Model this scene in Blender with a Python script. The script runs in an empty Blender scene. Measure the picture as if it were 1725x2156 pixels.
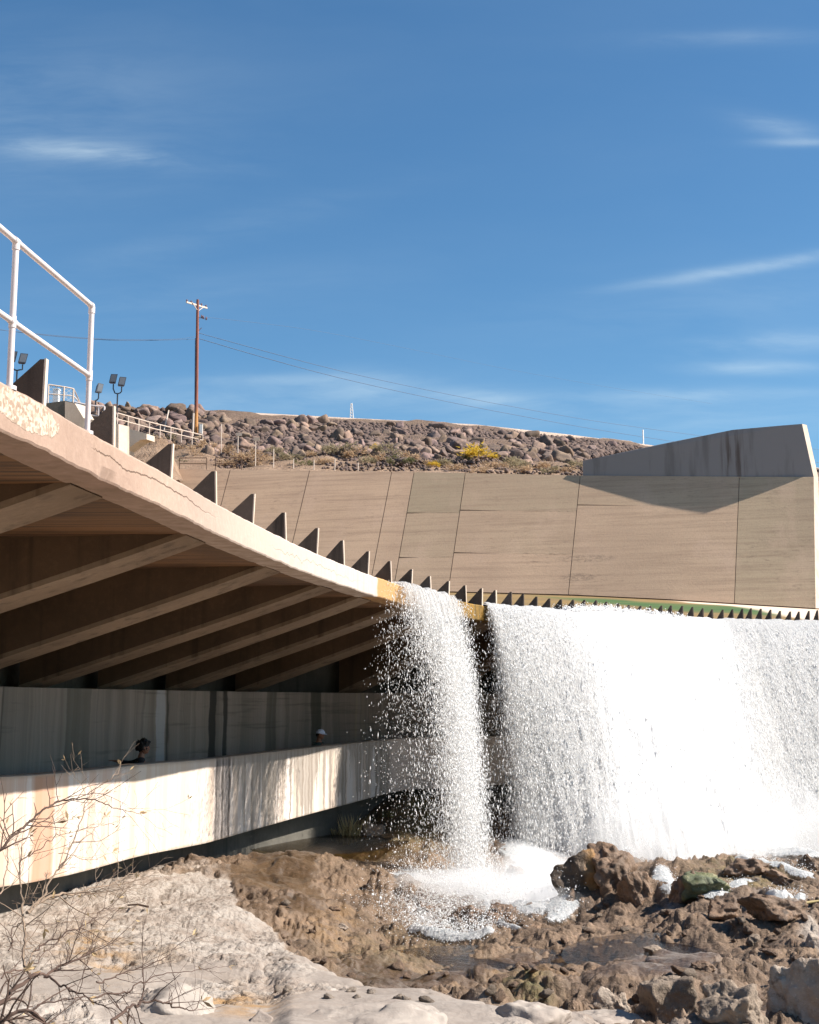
import bpy, math, random
import numpy as np
from mathutils import Vector, Matrix

# ------------------------------------------------------------------ camera, sky, sun, exposure
scene = bpy.context.scene
COL = scene.collection
FPX, CX, CY, HOR = 2700.0, 862.5, 1078.0, 1480.0        # picture plane the photo was measured on: 1725 x 2156
PITCH = math.atan((HOR - CY) / FPX)
SP, CP = math.sin(PITCH), math.cos(PITCH)
cam_data = bpy.data.cameras.new("camera")
cam = bpy.data.objects.new("camera", cam_data)
COL.objects.link(cam)
cam.location = (0, 0, 0)
cam.rotation_euler = (math.radians(90) + PITCH, 0, 0)
cam_data.sensor_fit = 'VERTICAL'
cam_data.sensor_height = 24.0
cam_data.lens = FPX / 2156.0 * 24.0
cam_data.clip_start, cam_data.clip_end = 0.05, 20000
scene.camera = cam

SUN_EL, SUN_AZ = math.radians(42), math.radians(-4)      # azimuth from +X towards +Y
scene.view_settings.view_transform = 'Standard'
scene.view_settings.look = 'None'
scene.view_settings.gamma = 1
scene.view_settings.use_curve_mapping = False
scene.view_settings.exposure = 1.0
sun_data = bpy.data.lights.new("sun", 'SUN')
sun_data.energy, sun_data.angle, sun_data.color = 5.0, math.radians(0.5), (1.0, 0.93, 0.84)
sun = bpy.data.objects.new("sun", sun_data)
COL.objects.link(sun)
sv = Vector((math.cos(SUN_EL) * math.cos(SUN_AZ), math.cos(SUN_EL) * math.sin(SUN_AZ), math.sin(SUN_EL)))
sun.rotation_euler = sv.to_track_quat('Z', 'Y').to_euler()
sun.location = (40, 10, 40)
cyc = scene.cycles
cyc.max_bounces, cyc.diffuse_bounces, cyc.glossy_bounces = 14, 10, 3
cyc.transmission_bounces, cyc.transparent_max_bounces, cyc.volume_bounces = 10, 40, 3
cyc.sample_clamp_indirect = 6
cyc.use_adaptive_sampling = True
cyc.adaptive_threshold = 0.02


# ------------------------------------------------------------------ node helper
class NT:
    """short-hand for building node trees"""
    def __init__(s, tree):
        s.t = tree
        tree.nodes.clear()

    def n(s, kind, props=None, **ins):
        nd = s.t.nodes.new(kind)
        for k, v in (props or {}).items():
            setattr(nd, k, v)
        for k, v in ins.items():
            key = int(k[1:]) if k[0] == 'i' and k[1:].isdigit() else k.replace('_', ' ')
            sock = nd.inputs[key]
            if hasattr(v, 'is_output') or isinstance(v, bpy.types.NodeSocket):
                s.t.links.new(v, sock)
            else:
                if isinstance(v, tuple) and len(v) == 3 and sock.type == 'RGBA':
                    v = v + (1,)
                sock.default_value = v
        return nd

    def math(s, op, a, b=0.0, clamp=False):
        return s.n('ShaderNodeMath', {'operation': op, 'use_clamp': clamp}, i0=a, i1=b).outputs[0]

    def mul(s, a, b): return s.math('MULTIPLY', a, b)
    def add(s, a, b): return s.math('ADD', a, b)
    def sub(s, a, b): return s.math('SUBTRACT', a, b)

    def step(s, v, lo, hi):
        return s.n('ShaderNodeMapRange', {'interpolation_type': 'SMOOTHSTEP'}, Value=v, From_Min=lo, From_Max=hi).outputs[0]

    def pos(s): return s.n('ShaderNodeNewGeometry').outputs['Position']
    def obj(s): return s.n('ShaderNodeTexCoord').outputs['Object']
    def attr(s, name): return s.n('ShaderNodeAttribute', {'attribute_name': name}).outputs['Fac']

    def scale(s, vec, k):
        return s.n('ShaderNodeMapping', Vector=vec, Scale=k).outputs[0]

    def noise(s, vec, scale=1.0, detail=4.0, rough=0.55, dist=0.0):
        return s.n('ShaderNodeTexNoise', Vector=vec, Scale=scale, Detail=detail, Roughness=rough, Distortion=dist).outputs['Fac']

    def noise1(s, w, scale=1.0, detail=3.0, rough=0.5):
        return s.n('ShaderNodeTexNoise', {'noise_dimensions': '1D'}, W=w, Scale=scale, Detail=detail, Roughness=rough).outputs['Fac']

    def vor(s, vec, scale=1.0, feature='F1', out='Distance'):
        return s.n('ShaderNodeTexVoronoi', {'feature': feature}, Vector=vec, Scale=scale).outputs[out]

    def mix(s, f, a, b, blend='MIX'):
        nd = s.t.nodes.new('ShaderNodeMix')
        nd.data_type, nd.blend_type = 'RGBA', blend
        for sock, v in ((nd.inputs[0], f), (nd.inputs[6], a), (nd.inputs[7], b)):
            if isinstance(v, bpy.types.NodeSocket):
                s.t.links.new(v, sock)
            else:
                sock.default_value = (v + (1,)) if isinstance(v, tuple) and len(v) == 3 else v
        return nd.outputs[2]

    def ramp(s, f, stops, interp='LINEAR'):
        nd = s.t.nodes.new('ShaderNodeValToRGB')
        s.t.links.new(f, nd.inputs[0])
        cr = nd.color_ramp
        cr.interpolation = interp
        while len(cr.elements) < len(stops):
            cr.elements.new(0.5)
        for e, (p, c) in zip(cr.elements, stops):
            e.position = p
            e.color = (c, c, c, 1) if not isinstance(c, tuple) else c + (1,)
        return nd.outputs[0]

    def xyz(s, v):
        o = s.n('ShaderNodeSeparateXYZ', Vector=v).outputs
        return o[0], o[1], o[2]

    def bump(s, h, strength=0.5, dist=0.02, normal=None):
        kw = dict(Height=h, Strength=strength, Distance=dist)
        if normal is not None:
            kw['Normal'] = normal
        return s.n('ShaderNodeBump', **kw).outputs[0]

    def spot(s, p, c, r, soft=0.35):
        """1 inside an ellipsoid of radii r around point c"""
        d = s.n('ShaderNodeVectorMath', {'operation': 'SUBTRACT'}, i0=p, i1=c).outputs[0]
        d = s.n('ShaderNodeVectorMath', {'operation': 'DIVIDE'}, i0=d, i1=r).outputs[0]
        l = s.n('ShaderNodeVectorMath', {'operation': 'LENGTH'}, i0=d).outputs['Value']
        return s.step(l, 1.0, 1.0 - soft)


def srgb(r, g, b):
    f = lambda c: (c / 255 / 12.92) if c / 255 <= 0.04045 else ((c / 255 + 0.055) / 1.055) ** 2.4
    return (f(r), f(g), f(b))


def material(name, build):
    m = bpy.data.materials.new(name)
    m.use_nodes = True
    k = NT(m.node_tree)
    out = k.n('ShaderNodeOutputMaterial')
    r = build(k)
    if isinstance(r, dict):
        bs = k.n('ShaderNodeBsdfPrincipled', **r)
        r = bs.outputs[0]
    m.node_tree.links.new(r, out.inputs['Surface'])
    return m


# ------------------------------------------------------------------ projection
def ray(x, y):
    v, u = (CY - y) / FPX, (x - CX) / FPX
    yw, zw = CP - SP * v, SP + CP * v
    return u / yw, zw / yw


def at(x, y, Y):
    a, b = ray(x, y)
    return np.array((a * Y, Y, b * Y))


def atz(x, y, z):
    a, b = ray(x, y)
    Y = z / b
    return np.array((a * Y, Y, z))


def project(P):
    P = np.asarray(P, float)
    d = P[..., 1] * CP + P[..., 2] * SP
    up = -P[..., 1] * SP + P[..., 2] * CP
    return CX + FPX * P[..., 0] / d, CY - FPX * up / d


# ------------------------------------------------------------------ world
def build_world():
    w = bpy.data.worlds.new("World")
    scene.world = w
    w.use_nodes = True
    k = NT(w.node_tree)
    sky = k.n('ShaderNodeTexSky', {'sky_type': 'NISHITA', 'sun_disc': False, 'sun_elevation': SUN_EL,
                                   'sun_rotation': math.radians(90) - SUN_AZ, 'altitude': 400.0,
                                   'air_density': 1.0, 'dust_density': 0.35, 'ozone_density': 1.6})
    d = k.n('ShaderNodeTexCoord').outputs['Generated']
    x, y, z = k.xyz(d)
    yy = k.math('MAXIMUM', y, 0.05)
    a, b = k.math('DIVIDE', x, yy), k.math('DIVIDE', z, yy)     # plan direction and climb of the view ray
    col = k.n('ShaderNodeHueSaturation', Hue=0.5, Saturation=1.14, Value=1.0, Color=sky.outputs[0]).outputs[0]
    col = k.mix(1.0, col, (.90, 1.20, 1.27), 'MULTIPLY')
    # thin cirrus: streaks of noise kept to a few bands of the sky
    v = k.n('ShaderNodeCombineXYZ', X=a, Y=b, Z=0.0).outputs[0]
    warp = k.noise(k.scale(v, (2.2, 5.0, 1)), 1.6, 3)
    v2 = k.n('ShaderNodeCombineXYZ', X=k.add(a, k.mul(warp, 0.22)), Y=k.add(b, k.mul(warp, 0.05)), Z=0.3).outputs[0]
    fine = k.noise(k.scale(v2, (7, 42, 1)), 1.0, 7, 0.62)
    broad = k.noise(k.scale(v2, (2.6, 9, 1)), 1.0, 5, 0.55)

    def patch(px, py, rx, ry, tilt, amp):
        ca, cb = ray(px, py)
        da, db = k.sub(a, ca), k.sub(b, cb)
        db = k.sub(db, k.mul(da, tilt))
        q = k.add(k.math('POWER', k.mul(da, FPX / rx), 2.0), k.math('POWER', k.mul(db, FPX / ry), 2.0))
        return k.mul(k.math('EXPONENT', k.mul(q, -1.0)), amp)
    # px, py, half width, half height, tilt, strength
    spots = [(200, 322, 210, 24, -0.08, .95), (60, 250, 420, 190, 0.0, .22), (420, 500, 420, 40, .28, .14), (1600, 560, 260, 14, .16, .75),
             (1640, 265, 90, 26, -.2, .42), (1700, 300, 110, 10, 0, .5), (1620, 722, 170, 24, .06, .6), (1590, 774, 130, 15, 0, .7),
             (760, 815, 120, 34, 0, .6), (1020, 838, 110, 18, -.06, .7), (300, 845, 330, 36, .02, .42), (1540, 80, 230, 20, 0.02, .26),
             (1350, 880, 520, 50, 0, .3), (560, 800, 260, 12, .02, .3), (1500, 640, 500, 60, .1, .14), (300, 640, 500, 60, .12, .16),
             (900, 860, 900, 70, 0, .14), (1500, 830, 260, 14, .02, .35)]
    tot = None
    for sp in spots:
        p = patch(*sp)
        tot = p if tot is None else k.add(tot, p)
    dens = k.mul(tot, k.add(k.mul(k.step(fine, .30, .72), .75), k.mul(k.step(broad, .3, .7), .45)))
    front = k.step(y, 0.15, 0.4)
    haze = k.mul(k.step(broad, .35, .8), .05)
    f = k.mul(k.math('MINIMUM', k.mul(k.add(dens, haze), .48), 0.5), front)
    col = k.mix(f, col, (7.4, 8.8, 9.4))
    k.t.links.new(col, k.n('ShaderNodeBackground', Strength=0.056).inputs[0])
    bg = [n for n in k.t.nodes if n.type == 'BACKGROUND'][0]
    out = k.n('ShaderNodeOutputWorld')
    k.t.links.new(bg.outputs[0], out.inputs[0])


build_world()


# ------------------------------------------------------------------ numpy noise
def _hash(ix, iy, iz, seed):
    h = (ix.astype(np.int64) * 374761393 + iy.astype(np.int64) * 668265263 + iz.astype(np.int64) * 2147483647 + seed * 1274126177) & 0xFFFFFFFF
    h = ((h ^ (h >> 13)) * 1274126177) & 0xFFFFFFFF
    h = ((h ^ (h >> 16)) * 2246822519) & 0xFFFFFFFF
    return ((h ^ (h >> 15)) & 0xFFFFFF) / float(0xFFFFFF)


def vnoise(x, y, z=None, seed=0):
    """smooth value noise in -1..1"""
    x, y = np.asarray(x, float), np.asarray(y, float)
    z = np.zeros_like(x) if z is None else np.asarray(z, float)
    x0, y0, z0 = np.floor(x), np.floor(y), np.floor(z)
    f = lambda t: t * t * t * (t * (t * 6 - 15) + 10)
    u, v, w = f(x - x0), f(y - y0), f(z - z0)
    r = 0
    for dz in (0, 1):
        if dz and not np.any(w):
            continue
        wz = w if dz else 1 - w
        for dy in (0, 1):
            wy = v if dy else 1 - v
            for dx in (0, 1):
                wx = u if dx else 1 - u
                r = r + _hash(x0 + dx, y0 + dy, z0 + dz, seed) * wx * wy * wz
    return r * 2 - 1


def fbm(x, y, z=None, octaves=4, seed=0, gain=0.5, ridged=False):
    t, a = 0, 1.0
    for o in range(octaves):
        k = 2.03 ** o
        n = vnoise(x * k + o * 7.3, y * k - o * 3.1, None if z is None else z * k + o * 1.7, seed + o * 17)
        t = t + a * ((1 - 2 * np.abs(n)) if ridged else n)
        a *= gain
    return t


def worley(x, y, seed=0):
    """F1, F2 and the id of the nearest cell, 2-D"""
    x0, y0 = np.floor(x), np.floor(y)
    d1 = np.full(x.shape, 9.0); d2 = d1.copy(); cid = np.zeros(x.shape)
    zz = np.zeros_like(x0)
    for dy in (-1, 0, 1):
        for dx in (-1, 0, 1):
            cx, cy = x0 + dx, y0 + dy
            px, py = cx + _hash(cx, cy, zz, seed), cy + _hash(cx, cy, zz + 1, seed)
            d = np.hypot(px - x, py - y)
            i = _hash(cx, cy, zz + 2, seed)
            near = d < d1
            d2 = np.where(near, d1, np.minimum(d2, d))
            cid = np.where(near, i, cid)
            d1 = np.where(near, d, d1)
    return d1, d2, cid


def sstep(v, lo, hi):
    t = np.clip((v - lo) / (hi - lo), 0, 1)
    return t * t * (3 - 2 * t)


# ------------------------------------------------------------------ objects
def tag(o, label=None, cat=None, group=None, kind=None):
    for k, v in (('label', label), ('category', cat), ('group', group), ('kind', kind)):
        if v:
            o[k] = v
    return o


def thing(name, loc, label, cat, group=None):
    o = bpy.data.objects.new(name, None)
    COL.objects.link(o)
    o.location = [float(c) for c in loc]
    o.empty_display_size = 0.2
    return tag(o, label, cat, group)


def wloc(o):
    l = Vector((0, 0, 0))
    while o is not None:
        l += o.location
        o = o.parent
    return np.array(l)


def mesh(name, V, F, mat, parent=None, smooth=False, attrs=None, origin=None):
    """one object from world-space vertices; F is an (n,k) array or a list of tuples"""
    V = np.asarray(V, float)
    base = wloc(parent) if parent is not None else np.zeros(3)
    org = np.asarray(origin, float) if origin is not None else base
    me = bpy.data.meshes.new(name)
    L = V - org
    if isinstance(F, np.ndarray):
        n, k = F.shape
        me.vertices.add(len(L)); me.vertices.foreach_set('co', L.astype(np.float32).ravel())
        me.loops.add(n * k); me.loops.foreach_set('vertex_index', F.astype(np.int32).ravel())
        me.polygons.add(n)
        me.polygons.foreach_set('loop_start', (np.arange(n) * k).astype(np.int32))
        me.polygons.foreach_set('loop_total', np.full(n, k, np.int32))
        me.update(calc_edges=True)
        me.validate()
    else:
        me.from_pydata([tuple(v) for v in L], [], [tuple(int(i) for i in f) for f in F])
    if smooth:
        me.polygons.foreach_set('use_smooth', [True] * len(me.polygons))
    for an, av in (attrs or {}).items():
        at_ = me.attributes.new(an, 'FLOAT', 'POINT')
        at_.data.foreach_set('value', np.asarray(av, np.float32).ravel())
    me.materials.append(mat)
    me.update()
    o = bpy.data.objects.new(name, me)
    COL.objects.link(o)
    if parent is not None:
        o.parent = parent
    o.location = [float(c) for c in (org - base)]
    return o


class MB:
    """collects boxes, tubes and prisms for ONE mesh"""
    def __init__(s):
        s.v, s.f = [], []

    def poly(s, V, F):
        b = len(s.v)
        s.v += [tuple(map(float, p)) for p in V]
        s.f += [tuple(b + i for i in f) for f in F]
        return s

    def prism(s, pts, ext):
        """polygon pts swept by vector ext"""
        n = len(pts)
        P = [np.asarray(p, float) for p in pts]
        Q = [p + np.asarray(ext, float) for p in P]
        F = [tuple(range(n))[::-1], tuple(range(n, 2 * n))] + [(i, (i + 1) % n, n + (i + 1) % n, n + i) for i in range(n)]
        return s.poly(P + Q, F)

    def box(s, c, size, rz=0.0):
        hx, hy, hz = [v / 2 for v in size]
        co, si = math.cos(rz), math.sin(rz)
        V = []
        for z in (-hz, hz):
            for x, y in ((-hx, -hy), (hx, -hy), (hx, hy), (-hx, hy)):
                V.append((c[0] + x * co - y * si, c[1] + x * si + y * co, c[2] + z))
        return s.poly(V, [(3, 2, 1, 0), (4, 5, 6, 7), (0, 1, 5, 4), (1, 2, 6, 5), (2, 3, 7, 6), (3, 0, 4, 7)])

    def bar(s, a, b, w, h=None):
        """rectangular bar from a to b"""
        a, b = np.asarray(a, float), np.asarray(b, float)
        d = b - a; d /= np.linalg.norm(d)
        up = np.array((0, 0, 1.0)) if abs(d[2]) < .95 else np.array((1.0, 0, 0))
        u = np.cross(d, up); u /= np.linalg.norm(u)
        q = np.cross(u, d)
        h = h or w
        pts = [a - u * w / 2 - q * h / 2, a + u * w / 2 - q * h / 2, a + u * w / 2 + q * h / 2, a - u * w / 2 + q * h / 2]
        return s.prism(pts, b - a)

    def tube(s, pts, rad, n=8, caps=True):
        P = [np.asarray(p, float) for p in pts]
        R = [rad] * len(P) if np.isscalar(rad) else list(rad)
        V, F = [], []
        u = None
        for i, p in enumerate(P):
            d = (P[min(i + 1, len(P) - 1)] - P[max(i - 1, 0)])
            d = d / (np.linalg.norm(d) + 1e-12)
            if u is None:
                up = np.array((0, 0, 1.0)) if abs(d[2]) < .9 else np.array((1.0, 0, 0))
                u = np.cross(d, up)
            u = u - d * np.dot(u, d); u /= np.linalg.norm(u) + 1e-12
            w = np.cross(d, u)
            for j in range(n):
                t = 2 * math.pi * j / n
                V.append(p + R[i] * (math.cos(t) * u + math.sin(t) * w))
        for i in range(len(P) - 1):
            for j in range(n):
                F.append((i * n + j, i * n + (j + 1) % n, (i + 1) * n + (j + 1) % n, (i + 1) * n + j))
        if caps:
            F.append(tuple(range(n))[::-1]); F.append(tuple(range((len(P) - 1) * n, len(P) * n)))
        return s.poly(V, F)

    def build(s, name, mat, parent=None, smooth=False, origin=None):
        o = mesh(name, np.array(s.v), s.f, mat, parent, smooth, None, origin)
        if smooth:
            md = o.data
            try:
                md.set_sharp_from_angle(angle=math.radians(40))
            except Exception:
                pass
        return o


def resample(P, n, smooth=6):
    P = np.asarray(P, float)
    s = np.r_[0, np.cumsum(np.linalg.norm(np.diff(P, axis=0), axis=1))]
    t = np.linspace(0, s[-1], n)
    Q = np.stack([np.interp(t, s, P[:, i]) for i in range(P.shape[1])], 1)
    for _ in range(smooth):
        Q[1:-1] = 0.25 * Q[:-2] + 0.5 * Q[1:-1] + 0.25 * Q[2:]
    return Q


def right_normals(P):
    t = np.gradient(P, axis=0)
    t /= np.linalg.norm(t, axis=1)[:, None]
    return np.stack([t[:, 1], -t[:, 0]], 1)


def sweep(P, section, closed=True):
    """plan path P (n,2) swept with section [(offset to the right, z)...] -> V, F, station index per vertex"""
    N = right_normals(P)
    n, m = len(P), len(section)
    V = np.zeros((n, m, 3))
    for j, (o, z) in enumerate(section):
        V[:, j, :2] = P + N * o
        V[:, j, 2] = z
    F = []
    for i in range(n - 1):
        for j in range(m if closed else m - 1):
            k = (j + 1) % m
            F.append((i * m + j, i * m + k, (i + 1) * m + k, (i + 1) * m + j))
    if closed:
        F.append(tuple(range(m))[::-1]); F.append(tuple((n - 1) * m + j for j in range(m)))
    return V.reshape(-1, 3), F, np.repeat(np.arange(n), m)


def grid_faces(n, m):
    i, j = np.meshgrid(np.arange(n - 1), np.arange(m - 1), indexing='ij')
    a = (i * m + j).ravel()
    return np.stack([a, a + m, a + m + 1, a + 1], 1)


# ------------------------------------------------------------------ materials
def concrete(name, c1, c2, stain=None, streak=0.0, scale=1.0, rough=0.85, bump=0.25, bands=0.0, extra=None, grain=0.12):
    def b(k):
        p = k.pos()
        n1 = k.noise(p, 0.55 * scale, 6, 0.6)
        n2 = k.noise(p, 9 * scale, 5, 0.65)
        n3 = k.noise(p, 60 * scale, 3, 0.6)
        col = k.mix(k.step(n1, .3, .72), c1, c2)
        if stain:
            v = k.scale(p, (2.4, 2.4, 0.10))
            st = k.noise(v, 1.5 * scale, 5, 0.6)
            col = k.mix(k.mul(k.step(st, .5, .72), streak), col, stain)
        if bands:
            v = k.scale(p, (0.25, 0.25, 5.0))
            bd = k.noise(v, 1.6, 4, 0.6, 0.3)
            col = k.mix(k.mul(k.step(bd, .5, .75), bands), col, tuple(c * .45 for c in c1))
        col = k.mix(k.mul(k.sub(n2, .5), 1.2), col, (1, 1, 1), 'SOFT_LIGHT')
        col = k.mix(k.mul(k.step(n3, .45, .75), grain), col, tuple(c * .4 for c in c1))
        h = k.add(k.mul(n2, .7), k.mul(n3, .3))
        out = dict(Base_Color=col, Roughness=rough, Normal=k.bump(h, bump, .03))
        if extra:
            out = extra(k, p, out, col)
        return out
    return material(name, b)


CHIP = atz(80, 866, 2.25)


def lip_extra(k, p, out, col):
    u = k.attr('px')
    # the near end is pink-beige, the washed end is almost white, then wet ochre moss
    col = k.mix(k.step(u, 250, 760), col, srgb(190, 176, 164))
    drip = k.noise1(u, 0.16, 4, .6)
    col = k.mix(k.mul(k.mul(k.step(drip, .52, .62), k.step(u, 500, 700)), .35), col, srgb(168, 156, 144))
    ragged = k.add(u, k.mul(k.noise(p, 3.0, 4), 16.0))
    col = k.mix(k.step(ragged, 801, 806), col, srgb(172, 134, 86))
    moss = k.noise(k.scale(p, (5, 5, 1.2)), 1.2, 5, .65)
    col = k.mix(k.step(ragged, 880, 930), col, k.mix(k.step(moss, .35, .65), srgb(150, 112, 38), srgb(84, 66, 24)))
    # broken patch of pale aggregate
    q = k.add(k.spot(p, tuple(CHIP), (.40, .95, .20), .5), k.mul(k.sub(k.noise(p, 7, 5, .7), .5), 1.1))
    chip = k.mul(k.step(q, .55, .62), k.step(u, 200, 130))
    gr = k.vor(p, 34, out='Color')
    col = k.mix(chip, col, k.mix(k.step(k.xyz(gr)[0], .2, .9), srgb(190, 174, 156), srgb(150, 128, 110)))
    # long wandering cracks
    x, y, z = k.xyz(p)
    w = k.add(k.mul(k.sub(k.noise(k.scale(p, (1, .9, .4)), 1.3, 6, .62), .5), .26), k.sub(z, 2.235))
    cr = k.mul(k.step(k.math('ABSOLUTE', w), .011, .004), k.mul(k.step(u, 190, 215), k.step(u, 470, 380)))
    w2 = k.add(k.mul(k.sub(k.noise(k.scale(p, (1, 1.4, .4)), 2.3, 6, .6), .5), .3), k.sub(z, 2.20))
    cr2 = k.mul(k.step(k.math('ABSOLUTE', w2), .007, .002), k.mul(k.step(u, 560, 600), k.step(u, 790, 700)))
    col = k.mix(k.mul(k.add(cr, cr2), .75), col, srgb(92, 70, 52))
    edge = k.step(k.add(z, k.mul(k.noise(p, 5, 4), .05)), 2.055, 2.03)
    col = k.mix(k.mul(edge, .6), col, srgb(120, 100, 78))
    out['Base_Color'] = col
    h = k.sub(k.add(k.mul(k.noise(p, 12, 5), .5), k.mul(k.mul(chip, gr), .8)), k.mul(cr, 1.2))
    out['Normal'] = k.bump(h, .5, .03)
    return out


M = {}
M['lip'] = concrete('lip_concrete', srgb(166, 141, 124), srgb(152, 127, 111), srgb(136, 111, 94), .35, 1.0, extra=lip_extra)


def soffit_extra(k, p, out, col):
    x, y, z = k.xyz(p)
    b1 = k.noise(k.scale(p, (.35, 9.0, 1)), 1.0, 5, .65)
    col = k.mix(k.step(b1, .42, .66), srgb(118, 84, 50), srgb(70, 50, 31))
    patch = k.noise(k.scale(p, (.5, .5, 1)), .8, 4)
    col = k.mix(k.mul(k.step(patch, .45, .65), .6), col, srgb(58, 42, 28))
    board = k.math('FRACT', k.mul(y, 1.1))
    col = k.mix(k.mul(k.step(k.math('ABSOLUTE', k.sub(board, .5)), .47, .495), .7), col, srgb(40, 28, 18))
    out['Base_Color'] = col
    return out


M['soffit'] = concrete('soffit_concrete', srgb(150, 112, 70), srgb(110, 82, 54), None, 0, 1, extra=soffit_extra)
M['beam'] = concrete('beam_concrete', srgb(94, 73, 53), srgb(72, 55, 39), srgb(48, 37, 26), .5, 1.0, bump=.35)  # beam sides coloured dark brown to deepen the shade under the slab
M['bounce_strip'] = concrete('beam_sole_concrete', srgb(136, 117, 97), srgb(114, 95, 76), srgb(70, 56, 42), .7, 1.0, bump=.35)  # lighter copy that paints ground bounce onto the beam undersides
M['fin'] = concrete('fin_concrete', srgb(96, 82, 71), srgb(62, 51, 43), srgb(34, 26, 20), .85, 1.3)


def floor_extra(k, p, out, col):
    x, y, z = k.xyz(p)
    w = k.add(x, k.mul(k.sub(k.noise(k.scale(p, (.25, 1.2, 1)), 1.0, 5), .5), 5.0))
    n = k.noise(k.scale(p, (.25, 2.2, 1)), 1.0, 5, .6)
    damp = k.mix(k.step(n, .35, .65), srgb(134, 108, 62), srgb(112, 92, 60))
    g = k.attr('green')
    col = k.mix(k.attr('damp'), srgb(214, 192, 172), damp)
    col = k.mix(g, col, k.mix(k.step(n, .4, .6), srgb(44, 84, 38), srgb(72, 92, 44)))
    out['Base_Color'] = col
    return out


M['chute'] = concrete('chute_concrete', srgb(200, 180, 160), srgb(180, 160, 140), None, extra=floor_extra)


def wall_extra(k, p, out, col):
    t = k.attr('tint')
    col = k.mix(k.step(t, 0.0, 1.0), srgb(196, 164, 136), srgb(168, 150, 122))
    sm = k.noise(k.scale(p, (.20, .20, 6.5)), 1.1, 8, .70, .15)
    col = k.mix(k.mul(k.step(sm, .40, .78), .55), col, srgb(124, 98, 80))
    sm3 = k.noise(k.scale(p, (1.6, 1.6, 9)), 1.3, 6, .7)
    col = k.mix(k.mul(k.mul(k.step(sm3, .54, .70), k.step(k.noise(p, .35, 3), .42, .62)), .45), col, srgb(96, 76, 62))
    sm2 = k.noise(k.scale(p, (.9, .9, .16)), .8, 5, .6)
    col = k.mix(k.mul(k.step(sm2, .5, .74), .35), col, srgb(204, 172, 148))
    wide = k.noise(p, .16, 3)
    col = k.mix(k.mul(k.step(wide, .4, .65), .35), col, srgb(160, 132, 110))
    for (px, py, rx) in ((1238, 1172, 1.5), (1218, 1214, .9)):
        s = k.mul(k.spot(p, tuple(at(px, py, 54.2)), (rx, 3.0, .22)), k.step(k.noise(k.scale(p, (4, 4, 12)), 1.4, 6, .75), .42, .60))
        col = k.mix(k.mul(s, .42), col, srgb(70, 60, 52))
    out['Base_Color'] = k.mix(k.mul(k.step(k.noise(p, 14, 4), .45, .8), .16), col, srgb(110, 88, 72))
    return out


M['wall'] = concrete('wall_concrete', srgb(160, 130, 108), srgb(140, 116, 96), None, extra=wall_extra, bump=.3)


def wing_extra(k, p, out, col):
    st = k.noise(k.scale(p, (1.1, 1.1, .12)), 1.4, 5, .65)
    col = k.mix(k.mul(k.step(st, .5, .7), .55), srgb(126, 124, 126), srgb(90, 86, 86))
    cx = at(1560, 950, 54)
    s = k.mul(k.spot(p, (cx[0], cx[1], cx[2]), (.9, 3, 2.2), .6), k.step(k.noise(k.scale(p, (4, 4, .2)), 1.5, 4), .42, .6))
    out['Base_Color'] = k.mix(k.mul(s, .75), col, srgb(66, 50, 40))
    return out


M['wing'] = concrete('wing_concrete', srgb(150, 136, 124), srgb(130, 118, 106), None, extra=wing_extra)
M['joint'] = concrete('joint_shadow', srgb(104, 84, 70), srgb(84, 68, 56))  # darker concrete seen through the gaps between panels
M['pale_concrete'] = concrete('pale_concrete', srgb(206, 188, 170), srgb(184, 166, 148), srgb(140, 120, 100), .4, 1.2)


def parapet_extra(k, p, out, col):
    u, h = k.attr('px'), k.attr('h')                    # along the wall, 0 at the foot .. 1 at the top
    wob = k.noise(p, 2.5, 4)
    uu = k.add(u, k.mul(k.sub(wob, .5), 9.0))
    a = k.noise1(uu, .055, 4, .62)
    col = k.mix(k.step(a, .40, .62), srgb(206, 196, 188), srgb(196, 178, 162))
    left = k.step(uu, 560, 120)
    b = k.noise1(uu, .034, 3, .55)
    col = k.mix(k.mul(k.mul(k.step(b, .46, .58), left), .55), col, srgb(186, 150, 124))
    core = k.mul(k.step(uu, 66, 78), k.step(uu, 122, 112))
    col = k.mix(k.mul(core, .8), col, srgb(172, 128, 98))
    yel = k.mul(k.step(uu, 240, 300), k.step(uu, 460, 380))
    col = k.mix(k.mul(yel, .4), col, srgb(206, 192, 170))
    # water running over the top: ragged tongues of wet grey
    d = k.noise1(uu, .10, 5, .7)
    d2 = k.noise1(uu, .024, 3, .5)
    reach = k.add(k.mul(k.step(d, .44, .62), .95), k.mul(k.step(d2, .46, .60), .75))
    reach = k.add(k.mul(reach, k.step(uu, 485, 520)), k.mul(k.step(uu, 808, 818), 2.0))
    reach = k.add(reach, k.mul(k.step(uu, 486, 496), .10))
    top = k.sub(1.0, h)
    wet = k.step(k.sub(reach, top), -.03, .03)
    groove = k.mul(k.step(uu, 452, 456), k.step(uu, 489, 486))
    wet_lit_c = k.mix(k.step(k.noise1(uu, .2, 4), .35, .65), srgb(172, 162, 152), srgb(148, 137, 126))
    wet_lit_c = k.mix(k.step(uu, 812, 830), wet_lit_c, srgb(206, 190, 178))  # colour lightened beyond the left fall, standing in for light scattered through water
    col = k.mix(wet, col, wet_lit_c)
    col = k.mix(groove, col, k.mix(k.step(k.noise1(uu, .22, 3, .6), .40, .58), srgb(166, 156, 150), srgb(92, 84, 78)))
    col = k.mix(k.mul(k.step(top, .05, .0), .5), col, srgb(150, 132, 112))
    col = k.mix(k.mul(k.step(k.add(h, k.mul(wob, .06)), .06, .03), .5), col, srgb(120, 104, 86))
    out['Base_Color'] = col
    out['Roughness'] = k.sub(.85, k.mul(wet, .4))
    return out


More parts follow.
